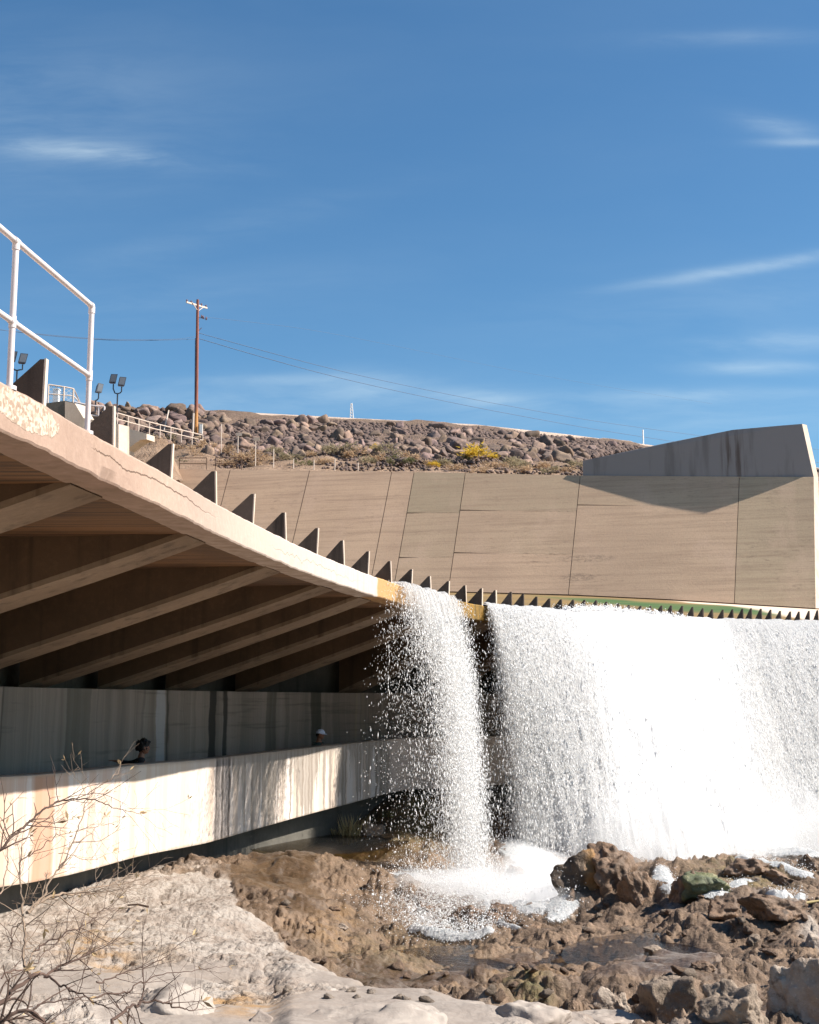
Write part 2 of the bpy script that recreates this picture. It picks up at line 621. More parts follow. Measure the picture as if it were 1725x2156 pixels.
M['parapet'] = concrete('parapet_concrete', srgb(240, 232, 220), srgb(230, 220, 206), None, extra=parapet_extra, bump=.15)


def back_extra(k, p, out, col):
    u = k.attr('px')
    wob = k.noise(k.scale(p, (1, 1, .5)), 2.0, 4)
    uu = k.add(u, k.mul(k.sub(wob, .5), 14.0))
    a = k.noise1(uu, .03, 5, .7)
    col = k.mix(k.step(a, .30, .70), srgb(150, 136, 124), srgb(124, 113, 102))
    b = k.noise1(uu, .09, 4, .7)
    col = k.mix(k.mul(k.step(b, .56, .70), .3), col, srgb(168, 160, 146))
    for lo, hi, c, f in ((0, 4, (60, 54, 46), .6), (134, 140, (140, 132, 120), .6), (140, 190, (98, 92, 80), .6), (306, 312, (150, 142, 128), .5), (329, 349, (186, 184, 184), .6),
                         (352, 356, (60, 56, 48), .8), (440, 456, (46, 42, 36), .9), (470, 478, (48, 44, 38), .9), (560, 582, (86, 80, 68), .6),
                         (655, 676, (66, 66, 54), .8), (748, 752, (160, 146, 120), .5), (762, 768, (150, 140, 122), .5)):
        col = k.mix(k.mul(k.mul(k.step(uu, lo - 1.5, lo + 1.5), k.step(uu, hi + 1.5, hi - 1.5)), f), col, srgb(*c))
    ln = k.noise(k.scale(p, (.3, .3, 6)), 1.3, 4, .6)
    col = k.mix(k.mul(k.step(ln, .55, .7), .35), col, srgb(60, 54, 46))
    out['Base_Color'] = col
    return out


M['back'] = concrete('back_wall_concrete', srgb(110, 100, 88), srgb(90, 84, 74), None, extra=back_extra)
M['dark_concrete'] = concrete('damp_concrete', srgb(92, 88, 80), srgb(66, 64, 58), srgb(48, 46, 42), .6, 1.0)  # dark grey concrete with darker vertical streaks
M['deck'] = concrete('walkway_concrete', srgb(150, 138, 124), srgb(126, 116, 104))


def simple(name, col, rough=.6, metal=0.0, var=.15, scale=6, bump=.0):
    def b(k):
        p = k.obj()
        n = k.noise(p, scale, 4, .6)
        c = k.mix(k.step(n, .3, .7), col, tuple(v * (1 - var) for v in col))
        d = dict(Base_Color=c, Roughness=rough, Metallic=metal)
        if bump:
            d['Normal'] = k.bump(k.noise(p, scale * 5, 4), bump, .01)
        return d
    return material(name, b)


M['rail'] = simple('galvanised_paint', srgb(204, 194, 193), .45, .0, .05, 5)
M['far_rail'] = simple('dull_rail_steel', srgb(206, 188, 172), .6)
M['rust_rail'] = simple('weathered_steel', srgb(96, 72, 56), .75)
M['black'] = simple('black_metal', srgb(44, 46, 54), .4)
M['lamp_glass'] = simple('lamp_glass', srgb(78, 84, 92), .35)
M['wire'] = simple('wire', srgb(70, 92, 120), .6)
M['white_paint'] = simple('white_paint', srgb(238, 236, 232), .5, var=.06)
M['grey_box'] = simple('pale_box', srgb(214, 208, 198), .6, var=.08)
M['insulator'] = simple('insulator', srgb(120, 100, 110), .3)


def pole_b(k):
    p = k.obj()
    g = k.noise(k.scale(p, (14, 14, .8)), 1.5, 5, .65)
    x, y, z = k.xyz(p)
    c = k.mix(k.step(g, .3, .7), srgb(150, 92, 76), srgb(104, 62, 54))
    c = k.mix(k.step(z, 1.9, 1.2), c, srgb(176, 124, 70))
    return dict(Base_Color=c, Roughness=.85)


M['pole'] = material('weathered_pole_wood', pole_b)


def mesh_fence_b(k):
    p = k.pos()
    x, y, z = k.xyz(p)
    a = k.math('FRACT', k.mul(k.add(x, z), 5.0)); b = k.math('FRACT', k.mul(k.sub(x, z), 5.0))
    w = k.math('MAXIMUM', k.step(k.math('ABSOLUTE', k.sub(a, .5)), .40, .44), k.step(k.math('ABSOLUTE', k.sub(b, .5)), .40, .44))
    d = k.n('ShaderNodeBsdfPrincipled', Base_Color=srgb(150, 158, 168), Roughness=.5)
    t = k.n('ShaderNodeBsdfTransparent')
    return k.n('ShaderNodeMixShader', i0=w, i1=t.outputs[0], i2=d.outputs[0]).outputs[0]


M['chainlink'] = material('chain_link', mesh_fence_b)


def ground_b(k):
    p = k.pos()
    wet, ochre, algae, smooth = k.attr('wet'), k.attr('ochre'), k.attr('algae'), k.attr('slab')
    n1 = k.noise(p, 1.1, 6, .65)
    n2 = k.noise(p, 7, 6, .68)
    n3 = k.noise(p, 38, 4, .65)
    pale = k.mix(k.step(n1, .35, .65), srgb(160, 150, 140), srgb(140, 126, 114))
    pale = k.mix(k.mul(k.step(n2, .52, .7), .6), pale, srgb(172, 165, 156))
    pits = k.mul(k.step(k.noise(k.scale(p, (1, 1, 2)), 11, 5, .7), .60, .66), k.sub(1.0, smooth))
    pale = k.mix(k.mul(pits, .8), pale, srgb(74, 68, 62))
    pale = k.mix(k.mul(smooth, .8), pale, k.mix(k.step(n2, .3, .7), srgb(144, 134, 125), srgb(132, 120, 110)))
    brown = k.mix(k.step(n1, .32, .66), srgb(120, 99, 79), srgb(84, 67, 52))
    brown = k.mix(k.mul(k.step(n2, .5, .72), .7), brown, srgb(138, 112, 90))
    brown = k.mix(k.mul(k.step(k.noise(p, 5, 6, .7), .56, .66), .75), brown, srgb(50, 38, 29))
    brown = k.mix(k.mul(k.step(n3, .58, .7), .5), brown, srgb(170, 144, 126))
    col = k.mix(wet, pale, brown)
    oc = k.mul(ochre, k.step(k.noise(p, 2.6, 6, .7), .40, .62))
    col = k.mix(k.mul(oc, .8), col, srgb(148, 110, 56))
    al = k.mul(algae, k.step(k.noise(p, 3.2, 6, .7), .36, .58))
    col = k.mix(k.mul(al, .8), col, k.mix(k.step(n2, .4, .6), srgb(72, 78, 34), srgb(110, 96, 44)))
    h = k.add(k.add(k.mul(n2, .6), k.mul(n3, .25)), k.mul(k.vor(p, 16), .25))
    h = k.mul(h, k.sub(1.0, k.math('MAXIMUM', k.mul(smooth, .75), k.mul(wet, k.mul(k.attr('gloss'), .55)))))
    wetter = k.mul(wet, k.attr('gloss'))
    col = k.mix(k.mul(wetter, .45), col, srgb(58, 45, 30))
    rough = k.sub(.92, k.mul(k.add(k.mul(wet, .12), wetter), .55))
    return dict(Base_Color=col, Roughness=rough, Normal=k.bump(h, .85, .07))


M['ground'] = material('rock_ground', ground_b)


def rock_mat(name, c1, c2, c3, wet=0.0, scale=1.0, side=None, rnd=0.0, bump=.8):
    def b(k):
        p = k.obj()
        g = k.n('ShaderNodeObjectInfo').outputs['Random']
        pv = k.n('ShaderNodeVectorMath', {'operation': 'ADD'}, i0=p, i1=k.n('ShaderNodeCombineXYZ', X=k.mul(g, 40.0), Y=k.mul(g, 17.0), Z=0.0).outputs[0]).outputs[0]
        n1 = k.noise(pv, 2.2 * scale, 6, .65)
        n2 = k.noise(pv, 9 * scale, 6, .68)
        n3 = k.noise(pv, 40 * scale, 4, .6)
        col = k.mix(k.step(n1, .34, .64), c1, c2)
        col = k.mix(k.mul(k.step(n2, .54, .68), .8), col, c3)
        col = k.mix(k.mul(k.step(n3, .56, .7), .4), col, tuple(min(1, v * 1.5) for v in c1))
        if rnd:
            f = k.add(1.0 - rnd, k.mul(g, 2 * rnd))
            col = k.mix(1.0, col, k.n('ShaderNodeCombineXYZ', X=f, Y=k.mul(f, k.add(.94, k.mul(k.math('FRACT', k.mul(g, 7.3)), .08))),
                                      Z=k.mul(f, k.add(.86, k.mul(k.math('FRACT', k.mul(g, 13.7)), .26)))).outputs[0], 'MULTIPLY')
        if side:
            x, y, z = k.xyz(p)
            s = k.step(k.add(x, k.mul(k.sub(n1, .5), .5)), .02, .12)
            col = k.mix(k.mul(s, .85), col, side)
        h = k.add(k.mul(n2, .65), k.mul(n3, .3))
        return dict(Base_Color=col, Roughness=.9 - wet * .45, Normal=k.bump(h, bump, .05))
    return material(name, b)


M['boulder_brown'] = rock_mat('wet_brown_rock', srgb(128, 102, 80), srgb(92, 72, 55), srgb(56, 45, 36), .5)
M['boulder_ochre'] = rock_mat('ochre_sided_rock', srgb(96, 78, 60), srgb(70, 58, 48), srgb(50, 44, 38), .5, side=srgb(140, 104, 60))
M['boulder_green'] = rock_mat('algae_rock', srgb(104, 104, 66), srgb(78, 84, 60), srgb(140, 128, 98), .6)
M['boulder_grey'] = rock_mat('grey_rock', srgb(140, 124, 108), srgb(106, 92, 78), srgb(70, 60, 51), .1)
M['boulder_pale'] = rock_mat('pale_rock', srgb(166, 152, 138), srgb(142, 126, 112), srgb(112, 98, 86), 0, 1.2)
M['slab'] = rock_mat('smooth_slab_rock', srgb(154, 144, 134), srgb(144, 131, 121), srgb(130, 118, 108), 0, .5, bump=.35)
M['riprap'] = rock_mat('riprap_rock', srgb(134, 112, 97), srgb(102, 86, 78), srgb(78, 66, 62), 0, .9, rnd=.40, bump=.5)
M['riprap_pale'] = rock_mat('pale_riprap_rock', srgb(196, 168, 144), srgb(176, 146, 122), srgb(150, 120, 100), 0, .9, rnd=.1)


def bank_b(k):
    p = k.pos()
    n = k.noise(p, .6, 6, .62)
    n2 = k.noise(p, 5, 5, .65)
    c = k.mix(k.step(n, .35, .65), srgb(168, 140, 116), srgb(140, 114, 92))
    c = k.mix(k.mul(k.step(n2, .5, .7), .5), c, srgb(104, 86, 70))
    c = k.mix(k.mul(k.attr('rocky'), .8), c, k.mix(k.step(n2, .35, .6), srgb(92, 76, 66), srgb(122, 100, 84)))
    c = k.mix(k.mul(k.attr('crest'), .9), c, srgb(214, 190, 170))
    return dict(Base_Color=c, Roughness=.95, Normal=k.bump(k.add(n2, k.noise(p, 20, 3)), .8, .15))


M['bank'] = material('bank_earth', bank_b)
M['earth'] = simple('distant_earth', srgb(158, 132, 108), .95, var=.25, scale=.05)


def leafy(name, c1, c2, trans=.25):
    def b(k):
        g = k.n('ShaderNodeNewGeometry').outputs['Random Per Island']
        c = k.mix(g, c1, c2)
        d = k.n('ShaderNodeBsdfDiffuse', Color=c)
        t = k.n('ShaderNodeBsdfTranslucent', Color=c)
        return k.n('ShaderNodeMixShader', i0=trans, i1=d.outputs[0], i2=t.outputs[0]).outputs[0]
    return material(name, b)


M['dry_bush'] = leafy('dry_bush_leaf', srgb(196, 170, 140), srgb(164, 138, 112), .4)
M['sage_bush'] = leafy('sage_bush_leaf', srgb(168, 152, 124), srgb(136, 128, 104), .4)
M['yellow_bush'] = leafy('yellow_bush_leaf', srgb(216, 184, 70), srgb(186, 156, 66), .4)
M['green_bush'] = leafy('green_bush_leaf', srgb(120, 116, 82), srgb(96, 98, 70), .4)
M['reed'] = leafy('dry_reed_leaf', srgb(196, 178, 138), srgb(146, 132, 88))
M['bud'] = leafy('dry_leaf', srgb(190, 168, 130), srgb(150, 124, 96))
M['twig'] = simple('twig_bark', srgb(90, 70, 60), .9, var=.4, scale=9)
M['twig_pale'] = simple('pale_twig_bark', srgb(140, 120, 102), .9, var=.3, scale=9)


# ---- water
def white_water(name, freq_s=7.0, freq_d=0.9, lo=.30, hi=.70, tint=(.93, .92, .91), fine=1.0):
    """a falling sheet: opaque white where it is thick, broken into streaks and holes where the 'dens' attribute is low"""
    def b(k):
        s, d, q = k.attr('s'), k.attr('fall'), k.attr('dens')
        v = k.n('ShaderNodeCombineXYZ', X=k.mul(s, freq_s), Y=k.mul(d, freq_d), Z=k.attr('seed')).outputs[0]
        n = k.noise(v, 1.0, 6, .66, .35)
        v2 = k.n('ShaderNodeCombineXYZ', X=k.mul(s, freq_s * 4.2), Y=k.mul(d, freq_d * 7.0), Z=k.attr('seed')).outputs[0]
        n2 = k.noise(v2, 1.0, 4, .65, .5)
        br = k.step(d, .1, 2.4)                                  # the lower it falls the more it breaks into drops
        m = k.add(k.mul(n, k.sub(1.0, k.mul(br, .7))), k.mul(n2, k.mul(br, .7)))
        a = k.step(k.add(m, k.sub(q, .5)), lo, hi)
        pv = k.scale(k.pos(), (1, 1, .16))
        cells = k.noise(pv, 22, 4, .65)
        bp = k.bump(k.add(k.add(n2, k.mul(n, .5)), k.mul(cells, 1.0)), k.sub(.9, k.mul(k.step(q, .70, .95), .55)), .10)
        c = k.mix(k.step(n2, .3, .5), tuple(x * .93 for x in tint), tint)
        df = k.n('ShaderNodeBsdfDiffuse', Color=c, Normal=bp)
        tr = k.n('ShaderNodeBsdfTranslucent', Color=c, Normal=bp)
        mx = k.n('ShaderNodeMixShader', i0=.5, i1=df.outputs[0], i2=tr.outputs[0])
        gl = k.n('ShaderNodeBsdfGlossy', Color=(1, 1, 1), Roughness=.25, Normal=bp)
        mx = k.n('ShaderNodeMixShader', i0=.03, i1=mx.outputs[0], i2=gl.outputs[0])
        tp = k.n('ShaderNodeBsdfTransparent')
        return k.n('ShaderNodeMixShader', i0=a, i1=tp.outputs[0], i2=mx.outputs[0]).outputs[0]
    return material(name, b)


M['fall'] = white_water('falling_water')


def drop_b(k):
    g = k.n('ShaderNodeNewGeometry').outputs['Random Per Island']
    c = k.mix(g, (.95, .95, .95), (.995, .99, .985))
    df = k.n('ShaderNodeBsdfDiffuse', Color=c)
    tr = k.n('ShaderNodeBsdfTranslucent', Color=c)
    gl = k.n('ShaderNodeBsdfGlossy', Color=(1, 1, 1), Roughness=.2)
    mx = k.n('ShaderNodeMixShader', i0=.5, i1=df.outputs[0], i2=tr.outputs[0])
    return k.n('ShaderNodeMixShader', i0=.05, i1=mx.outputs[0], i2=gl.outputs[0]).outputs[0]


M['drop'] = material('water_drops', drop_b)


def foam_b(k):
    p = k.pos()
    e = k.attr('edge')                                            # 0 at the rim .. 1 in the middle
    n = k.noise(k.scale(p, (2.2, .8, 1)), 5.5, 6, .68, .6)
    n2 = k.noise(p, 24, 4, .65)
    m = k.add(k.mul(n, .65), k.mul(n2, .35))
    a = k.step(k.add(m, k.mul(k.sub(e, .22), .9)), .40, .62)
    bp = k.bump(k.add(n2, n), .8, .08)
    c = k.mix(k.step(m, .40, .62), (.62, .66, .68), (.97, .965, .955))
    df = k.n('ShaderNodeBsdfDiffuse', Color=c, Normal=bp)
    tr = k.n('ShaderNodeBsdfTranslucent', Color=c, Normal=bp)
    mx = k.n('ShaderNodeMixShader', i0=.3, i1=df.outputs[0], i2=tr.outputs[0])
    tp = k.n('ShaderNodeBsdfTransparent')
    return k.n('ShaderNodeMixShader', i0=k.mul(a, .86), i1=tp.outputs[0], i2=mx.outputs[0]).outputs[0]


M['foam'] = material('foam', foam_b)


def pool_b(k):
    p = k.pos()
    n = k.noise(k.scale(p, (1.0, 2.6, 1)), 4.5, 5, .6, .3)
    bp = k.bump(n, .35, .05)
    gl = k.n('ShaderNodeBsdfGlossy', Color=(.9, .93, .95), Roughness=.22, Normal=bp)
    tp = k.n('ShaderNodeBsdfTransparent', Color=(.50, .42, .30))
    fr = k.n('ShaderNodeFresnel', IOR=1.33, Normal=bp).outputs[0]
    return k.n('ShaderNodeMixShader', i0=k.mul(fr, .55), i1=tp.outputs[0], i2=gl.outputs[0]).outputs[0]


M['pool'] = material('shallow_water', pool_b)
M['skin'] = simple('skin', srgb(150, 102, 78), .6, var=.1)
M['hair'] = simple('dark_hair', srgb(22, 18, 18), .6, var=.3, scale=40)
M['black_cloth'] = simple('black_cloth', srgb(26, 26, 30), .9, var=.2)
M['green_cloth'] = simple('dark_green_cloth', srgb(48, 62, 58), .9, var=.2)
M['jeans'] = simple('dark_trousers', srgb(50, 54, 66), .9, var=.2)
M['cap'] = simple('pale_cap', srgb(206, 212, 232), .8, var=.1)

def mist_mat(name, dens):
    m = bpy.data.materials.new(name)
    m.use_nodes = True
    k = NT(m.node_tree)
    out = k.n('ShaderNodeOutputMaterial')
    v = k.n('ShaderNodeVolumePrincipled', Color=(.99, .99, .99, 1), Density=dens, Anisotropy=0.0)
    m.node_tree.links.new(v.outputs[0], out.inputs['Volume'])
    return m


M['mist'] = mist_mat('spray_mist', .34)
M['fine_mist'] = mist_mat('fine_spray_mist', .26)


# ------------------------------------------------------------------ spillway: lip, soffit, beams, fins, chute floor
LIPZ, LIPB = 2.4, 2.02
lip_px = [(-110, 740), (-50, 771), (0, 797), (33, 814), (97.5, 852), (195, 911.5), (247, 939), (367, 1005), (461, 1062), (538, 1102), (607, 1137), (672, 1167),
          (729, 1190), (779, 1210), (828, 1226), (870, 1240), (911, 1251), (948, 1260), (985, 1268.5), (1018, 1276)]
LP = [(-3.3, 2.5), (-3.28, 4.5)] + [tuple(atz(x, y, LIPZ)[:2]) for x, y in lip_px] + \
     [(3.6, 34.3), (5.6, 36.4), (8.6, 38.4), (12.0, 39.6), (16.0, 40.1), (20.0, 40.2), (26.0, 40.0)]
LP = resample(LP, 420, 30)
LN = right_normals(LP)                                   # downstream
LX = project(np.c_[LP, np.full(len(LP), LIPZ)])[0]
LS = np.r_[0, np.cumsum(np.linalg.norm(np.diff(LP, axis=0), axis=1))]
KVIS = np.searchsorted(LP[:, 1], 5.0)


def lip_at(xpx):
    """station (float index) where the lip is seen at picture column xpx"""
    i = KVIS + int(np.argmax(LX[KVIS:] >= xpx))
    a, b = LX[i - 1], LX[i]
    return i - 1 + (xpx - a) / (b - a)


def lip_pt(k):
    i = np.arange(len(LP))
    P = np.array([np.interp(k, i, LP[:, 0]), np.interp(k, i, LP[:, 1])])
    N = np.array([np.interp(k, i, LN[:, 0]), np.interp(k, i, LN[:, 1])])
    return P, N / np.linalg.norm(N)


spillway = thing('spillway', (LP[60][0], LP[60][1], LIPZ), 'curved concrete spillway whose ribbed lip overhangs the walkway and drops the waterfall', 'spillway')

# lip slab: rough arris along the lower edge
sec = [(0.0, LIPZ - .03), (-.03, LIPZ), (-.40, LIPZ + .01), (-.40, LIPB), (-.012, LIPB), (0.0, LIPB + .02), (0.0, LIPB + .13), (0, LIPB + .25)]
fineP = resample(LP, 1700, 0)
V, F, ST = sweep(fineP, sec)
pxs = project(np.c_[fineP, np.full(len(fineP), LIPZ)])[0]
pxs = np.where(fineP[:, 1] < 5, -200 - (5 - fineP[:, 1]) * 200, pxs)
ss = np.r_[0, np.cumsum(np.linalg.norm(np.diff(fineP, axis=0), axis=1))]
m = len(sec)
j = np.tile(np.arange(m), len(fineP))
rough = fbm(ss[ST] * 3.1, ss[ST] * 0 + j * .0, None, 5, 3)
chips = sstep(fbm(ss[ST] * 1.1, ss[ST] * 0 + 5.5, None, 4, 9), .55, .9)
low = (j == 4) | (j == 5)
V[:, 2] += np.where(low, rough * .005 + chips * .012, rough * .004)
V[:, :2] += right_normals(fineP)[ST] * (np.where(low, rough * .012 - chips * .03, rough * .004))[:, None]
mesh('lip', V, F, M['lip'], spillway, False, {'px': pxs[ST]})

# parapet / walkway plan
par_px = [(-60, 1643), (0, 1637), (75, 1632), (149, 1626.5), (220, 1619), (298, 1610), (370, 1604.5), (436, 1599.5), (496, 1592.5), (570, 1584), (645, 1575.5), (730, 1566.5), (813, 1557.5), (856, 1554)]
PARZ, PARB = -1.08, -2.65
PARK = [1.125, 1.165, 1.19, 1.203, 1.212, 1.226, 1.236, 1.232, 1.21, 1.172, 1.12, 1.05, 1.015]
PP = [(-7.6, 4.0), (-7.2, 9.0), (-6.5, 14.0)] + [tuple(atz(x, y, -.9 * q)[:2]) for (x, y), q in zip(par_px[1:], PARK)] + [(2.0, 35.6), (4.4, 38.6), (7.6, 41.2), (12.0, 43.2), (24.0, 43.8)]
PP = resample(PP, 300, 14)
PN = right_normals(PP)

# soffit slab and beams
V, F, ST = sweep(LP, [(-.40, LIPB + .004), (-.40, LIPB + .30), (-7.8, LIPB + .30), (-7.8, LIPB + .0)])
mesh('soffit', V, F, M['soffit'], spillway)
BACK = PP - PN * 1.75                                     # the wall behind the walkway
WALLT = 0.27


def back_dist(P, N):
    """distance upstream from lip point P to the back wall along -N"""
    best = 7.0
    for t in np.linspace(1.5, 7.5, 241):
        q = P - N * t
        d = np.hypot(*(BACK - q).T)
        i = d.argmin()
        side = np.dot(q - BACK[i], PN[i])
        if side <= 0:
            best = t
            break
    return best


k_beams = [lip_at(x) for x in (262, 474, 624, 730, 806)]
s_last = np.interp(k_beams[-1], np.arange(len(LS)), LS)
k_beams += [float(np.interp(s_last + 2.75 * i, LS, np.arange(len(LS)))) for i in range(1, 9)]
s0 = np.interp(k_beams[0], np.arange(len(LS)), LS)
k_beams = [float(np.interp(s0 - 4.1, LS, np.arange(len(LS))))] + k_beams
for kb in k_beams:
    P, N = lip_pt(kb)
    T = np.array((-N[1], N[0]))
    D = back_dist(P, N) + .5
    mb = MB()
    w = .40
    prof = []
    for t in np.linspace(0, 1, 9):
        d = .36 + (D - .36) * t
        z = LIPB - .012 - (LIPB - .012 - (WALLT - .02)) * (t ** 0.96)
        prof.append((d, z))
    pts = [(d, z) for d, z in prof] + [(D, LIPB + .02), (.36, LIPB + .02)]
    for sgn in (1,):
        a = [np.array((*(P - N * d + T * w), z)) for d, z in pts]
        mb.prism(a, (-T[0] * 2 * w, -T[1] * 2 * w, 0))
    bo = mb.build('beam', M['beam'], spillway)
    low_ = [np.array((*(P - N * d), z - .004)) for d, z in prof]
    so = MB()  # added strip along the beam underside, coloured as if lit from below
    V_ = []
    for c_ in low_:
        for sx, dz in ((-1, 0), (-1, .07), (1, .07), (1, 0)):
            V_.append(c_ + np.array((*(T * sx * (w + .004)), dz)))
    F_ = [(i * 4 + q, i * 4 + (q + 1) % 4, i * 4 + 4 + (q + 1) % 4, i * 4 + 4 + q) for i in range(len(low_) - 1) for q in range(4)]
    so.poly(V_, F_ + [(0, 1, 2, 3), (len(V_) - 1, len(V_) - 2, len(V_) - 3, len(V_) - 4)]).build('bounce_strip', M['bounce_strip'], bo)

# fins (triangular plates standing on the lip)
fin_px = [101, 247, 367, 461, 538, 607, 672, 729, 779, 828, 870, 911, 948, 985, 1018, 1048, 1080, 1106, 1134, 1161, 1186, 1211, 1236, 1259, 1282, 1305, 1329, 1352,
          1375, 1396, 1418, 1440, 1462.6, 1483, 1503.5, 1525, 1546, 1566.7, 1585, 1606, 1626, 1646.6, 1667, 1686, 1706, 1725, 1744, 1763, 1782]
fin_k = [float(lip_at(101) - (lip_at(247) - lip_at(101)) * (i + 1)) for i in range(2)] + [lip_at(x) for x in fin_px]
for n_, kf in enumerate(fin_k):
    P, N = lip_pt(kf)
    T = np.array((-N[1], N[0]))
    h = .42 + (.02 if n_ < 18 else .035) * math.sin(n_ * 7.1) - (.05 if n_ < 5 else 0)
    th = .042 if n_ < 18 else .03
    q = P - N * .03
    lean = N * (.02 * math.sin(n_ * 3.3))
    tri = [(*(q), LIPZ - .02), (*(q + lean), LIPZ + h), (*(q - N * .05 + lean), LIPZ + h), (*(q - N * .46), LIPZ + .02), (*(q - N * .46), LIPZ - .02)]
    fo = MB().prism([np.array(p) + np.array((*(-T * th / 2), 0)) for p in tri], (T[0] * th, T[1] * th, 0)).build('fin', M['fin'], spillway)
    te = th * 1.25
    ed = [(*(q - N * .012), LIPZ - .01), (*(q + N * .004), LIPZ - .01), (*(q + lean + N * .004), LIPZ + h + .004), (*(q + lean - N * .012), LIPZ + h + .004)]
    if n_ < 18:
        MB().prism([np.array(p) + np.array((*(-T * te / 2), 0)) for p in ed], (T[0] * te, T[1] * te, 0)).build('lit_edge', M['pale_concrete'], fo)  # added pale strip, painting the sunlit front edge of the fin

YT = lambda x: np.interp(x, [200, 1722], [64.5, 54.0])
YBT = lambda x: np.interp(x, [200, 980, 1722], [3.7, 3.5, 3.0])
top_row = lambda x: np.interp(x, [200, 370, 652, 980, 1222, 1557, 1722], [985, 988, 991, 996, 1001, 1003.5, 1004])
bot_x = lambda x: np.interp(x, [200, 485, 652, 825, 872, 980, 1222, 1557, 1722], [125, 418, 592, 777, 828, 944, 1197, 1546.5, 1727])
bot_row = lambda x: np.interp(x, [200, 828, 943, 1197, 1400, 1546, 1727], [1240, 1240, 1241, 1247.5, 1257, 1266, 1277])


def wall_pt(x, t, push=0.0):
    """t = 0 at the top edge, 1 at the foot"""
    A = at(x, top_row(x), YT(x))
    xb = bot_x(x)
    B = at(xb, bot_row(xb) + 4, YT(x) - YBT(x))
    P = A * (1 - t) + B * t
    return P + push * np.array((.15, .75, -.6))



# chute floor: from the lip back to the foot of the training wall
foot = np.array([wall_pt(x, 1.0) for x in np.linspace(330, 1722, 24)])
foot[:, 2] -= .05
foot = np.concatenate([[(-19, 2.5, 5.2), (-19, 20, 5.2), (-19, 40, 5.2), (-18, 56.0, foot[0][2])], foot, [foot[-1] + (6, -1.8, -.35), foot[-1] + (14, -4, -.8)]])
FAR = resample(foot, len(LP), 8)


nf = 40
V = np.zeros((len(LP), nf, 3)); green = np.zeros((len(LP), nf)); damp = green.copy()
st = LP - LN * .64
for q in range(nf):
    t = q / (nf - 1)
    V[:, q, :2] = st * (1 - t) + FAR[:, :2] * t
    fz = FAR[:, 2]
    V[:, q, 2] = (LIPZ - .02) * (1 - t) + fz * t - .35 * math.sin(math.pi * t) * (1 - t)
vx, vy = project(V)
wob = 4 * fbm(V[..., 0] * .5, V[..., 1] * .5, None, 3, 5)
edge = np.interp(vx, [950, 1235, 1400, 1540, 1600, 1680, 1760], [1200, 1215, 1262, 1277, 1290, 1302, 1320])
damp = sstep(vy - edge + wob * .5, -1.5, 2.0)
gc = np.interp(vx, [1060, 1250, 1400, 1560, 1660], [1248, 1266, 1276, 1287, 1297])
gw = np.interp(vx, [1120, 1200, 1300, 1500, 1600, 1660], [0, 3, 7, 9, 6, 0])
green = sstep(gw - np.abs(vy - gc + wob * .6), -2, 4) * (gw > 0)
mesh('chute_floor', V.reshape(-1, 3), grid_faces(len(LP), nf), M['chute'], spillway, True, {'green': green.ravel(), 'damp': damp.ravel()})
# closing wall under the chute behind the walkway
V, F, ST = sweep(BACK - PN * .9, [(0, -.2), (0, LIPB + .1), (-.3, LIPB + .1), (-.3, -.2)])
mesh('under_wall', V, F, M['dark_concrete'], spillway)

# ------------------------------------------------------------------ walkway
fP = resample(PP, 900, 0)
fN = right_normals(fP)
ppx = project(np.c_[fP, np.full(len(fP), PARZ)])[0]
ppx = np.where(fP[:, 1] < 15, -60 - (15 - fP[:, 1]) * 30, ppx)
rows = np.linspace(0, 1, 12)
sec = [(0.0, PARB + (PARZ - PARB) * t) for t in rows] + [(-.03, PARZ + .015), (-.25, PARZ + .015), (-.25, PARB)]
V, F, ST = sweep(fP, sec)
hh = (V[:, 2] - PARB) / (PARZ - PARB)
V[:, 2] *= (np.interp(ppx, [-60] + [q[0] for q in par_px[1:]], [PARK[0]] + PARK) * .9 / 1.08)[ST]
par = mesh('parapet_wall', V, F, M['parapet'], None, False, {'px': ppx[ST], 'h': np.clip(hh, 0, 1)}, origin=(fP[300][0], fP[300][1], PARB))
tag(par, 'low white stained concrete parapet wall edging the walkway under the spillway lip', 'parapet')

V, F, ST = sweep(resample(BACK, 600, 0), [(0.0, -2.6), (0.0, WALLT - .05), (0.0, WALLT), (-.9, WALLT), (-.9, -2.6)])
bp = resample(BACK, 600, 0)
bpx = project(np.c_[bp, np.full(len(bp), -.4)])[0]
bpx = np.where(bp[:, 1] < 15, -60 - (15 - bp[:, 1]) * 30, bpx)
bw = mesh('retaining_wall', V, F, M['back'], None, False, {'px': bpx[ST]}, origin=(bp[200][0], bp[200][1], -2.6))
tag(bw, 'tall shaded grey concrete wall with water streaks behind the walkway', 'wall')

V, F, ST = sweep(PP, [(-.6, -2.6), (-.6, -2.35), (-1.74, -2.35), (-1.74, -2.6)])
tag(mesh('walkway_path', V, F, M['deck'], origin=(PP[100][0], PP[100][1], -2.4)), 'narrow concrete walkway floor running behind the parapet', None, None, 'structure')
V, F, ST = sweep(PP, [(-.50, -6.0), (-.50, -2.1), (-.58, -2.1), (-.58, -6.0)])
fd = mesh('foundation_wall', V, F, M['dark_concrete'], origin=(PP[100][0], PP[100][1], -3.0))
tag(fd, 'dark concrete footing set back beneath the white parapet', 'wall')

# ------------------------------------------------------------------ railing on the lip
def lip3(x):
    P, N = lip_pt(lip_at(x))
    return np.array((*(P - N * .05), LIPZ))


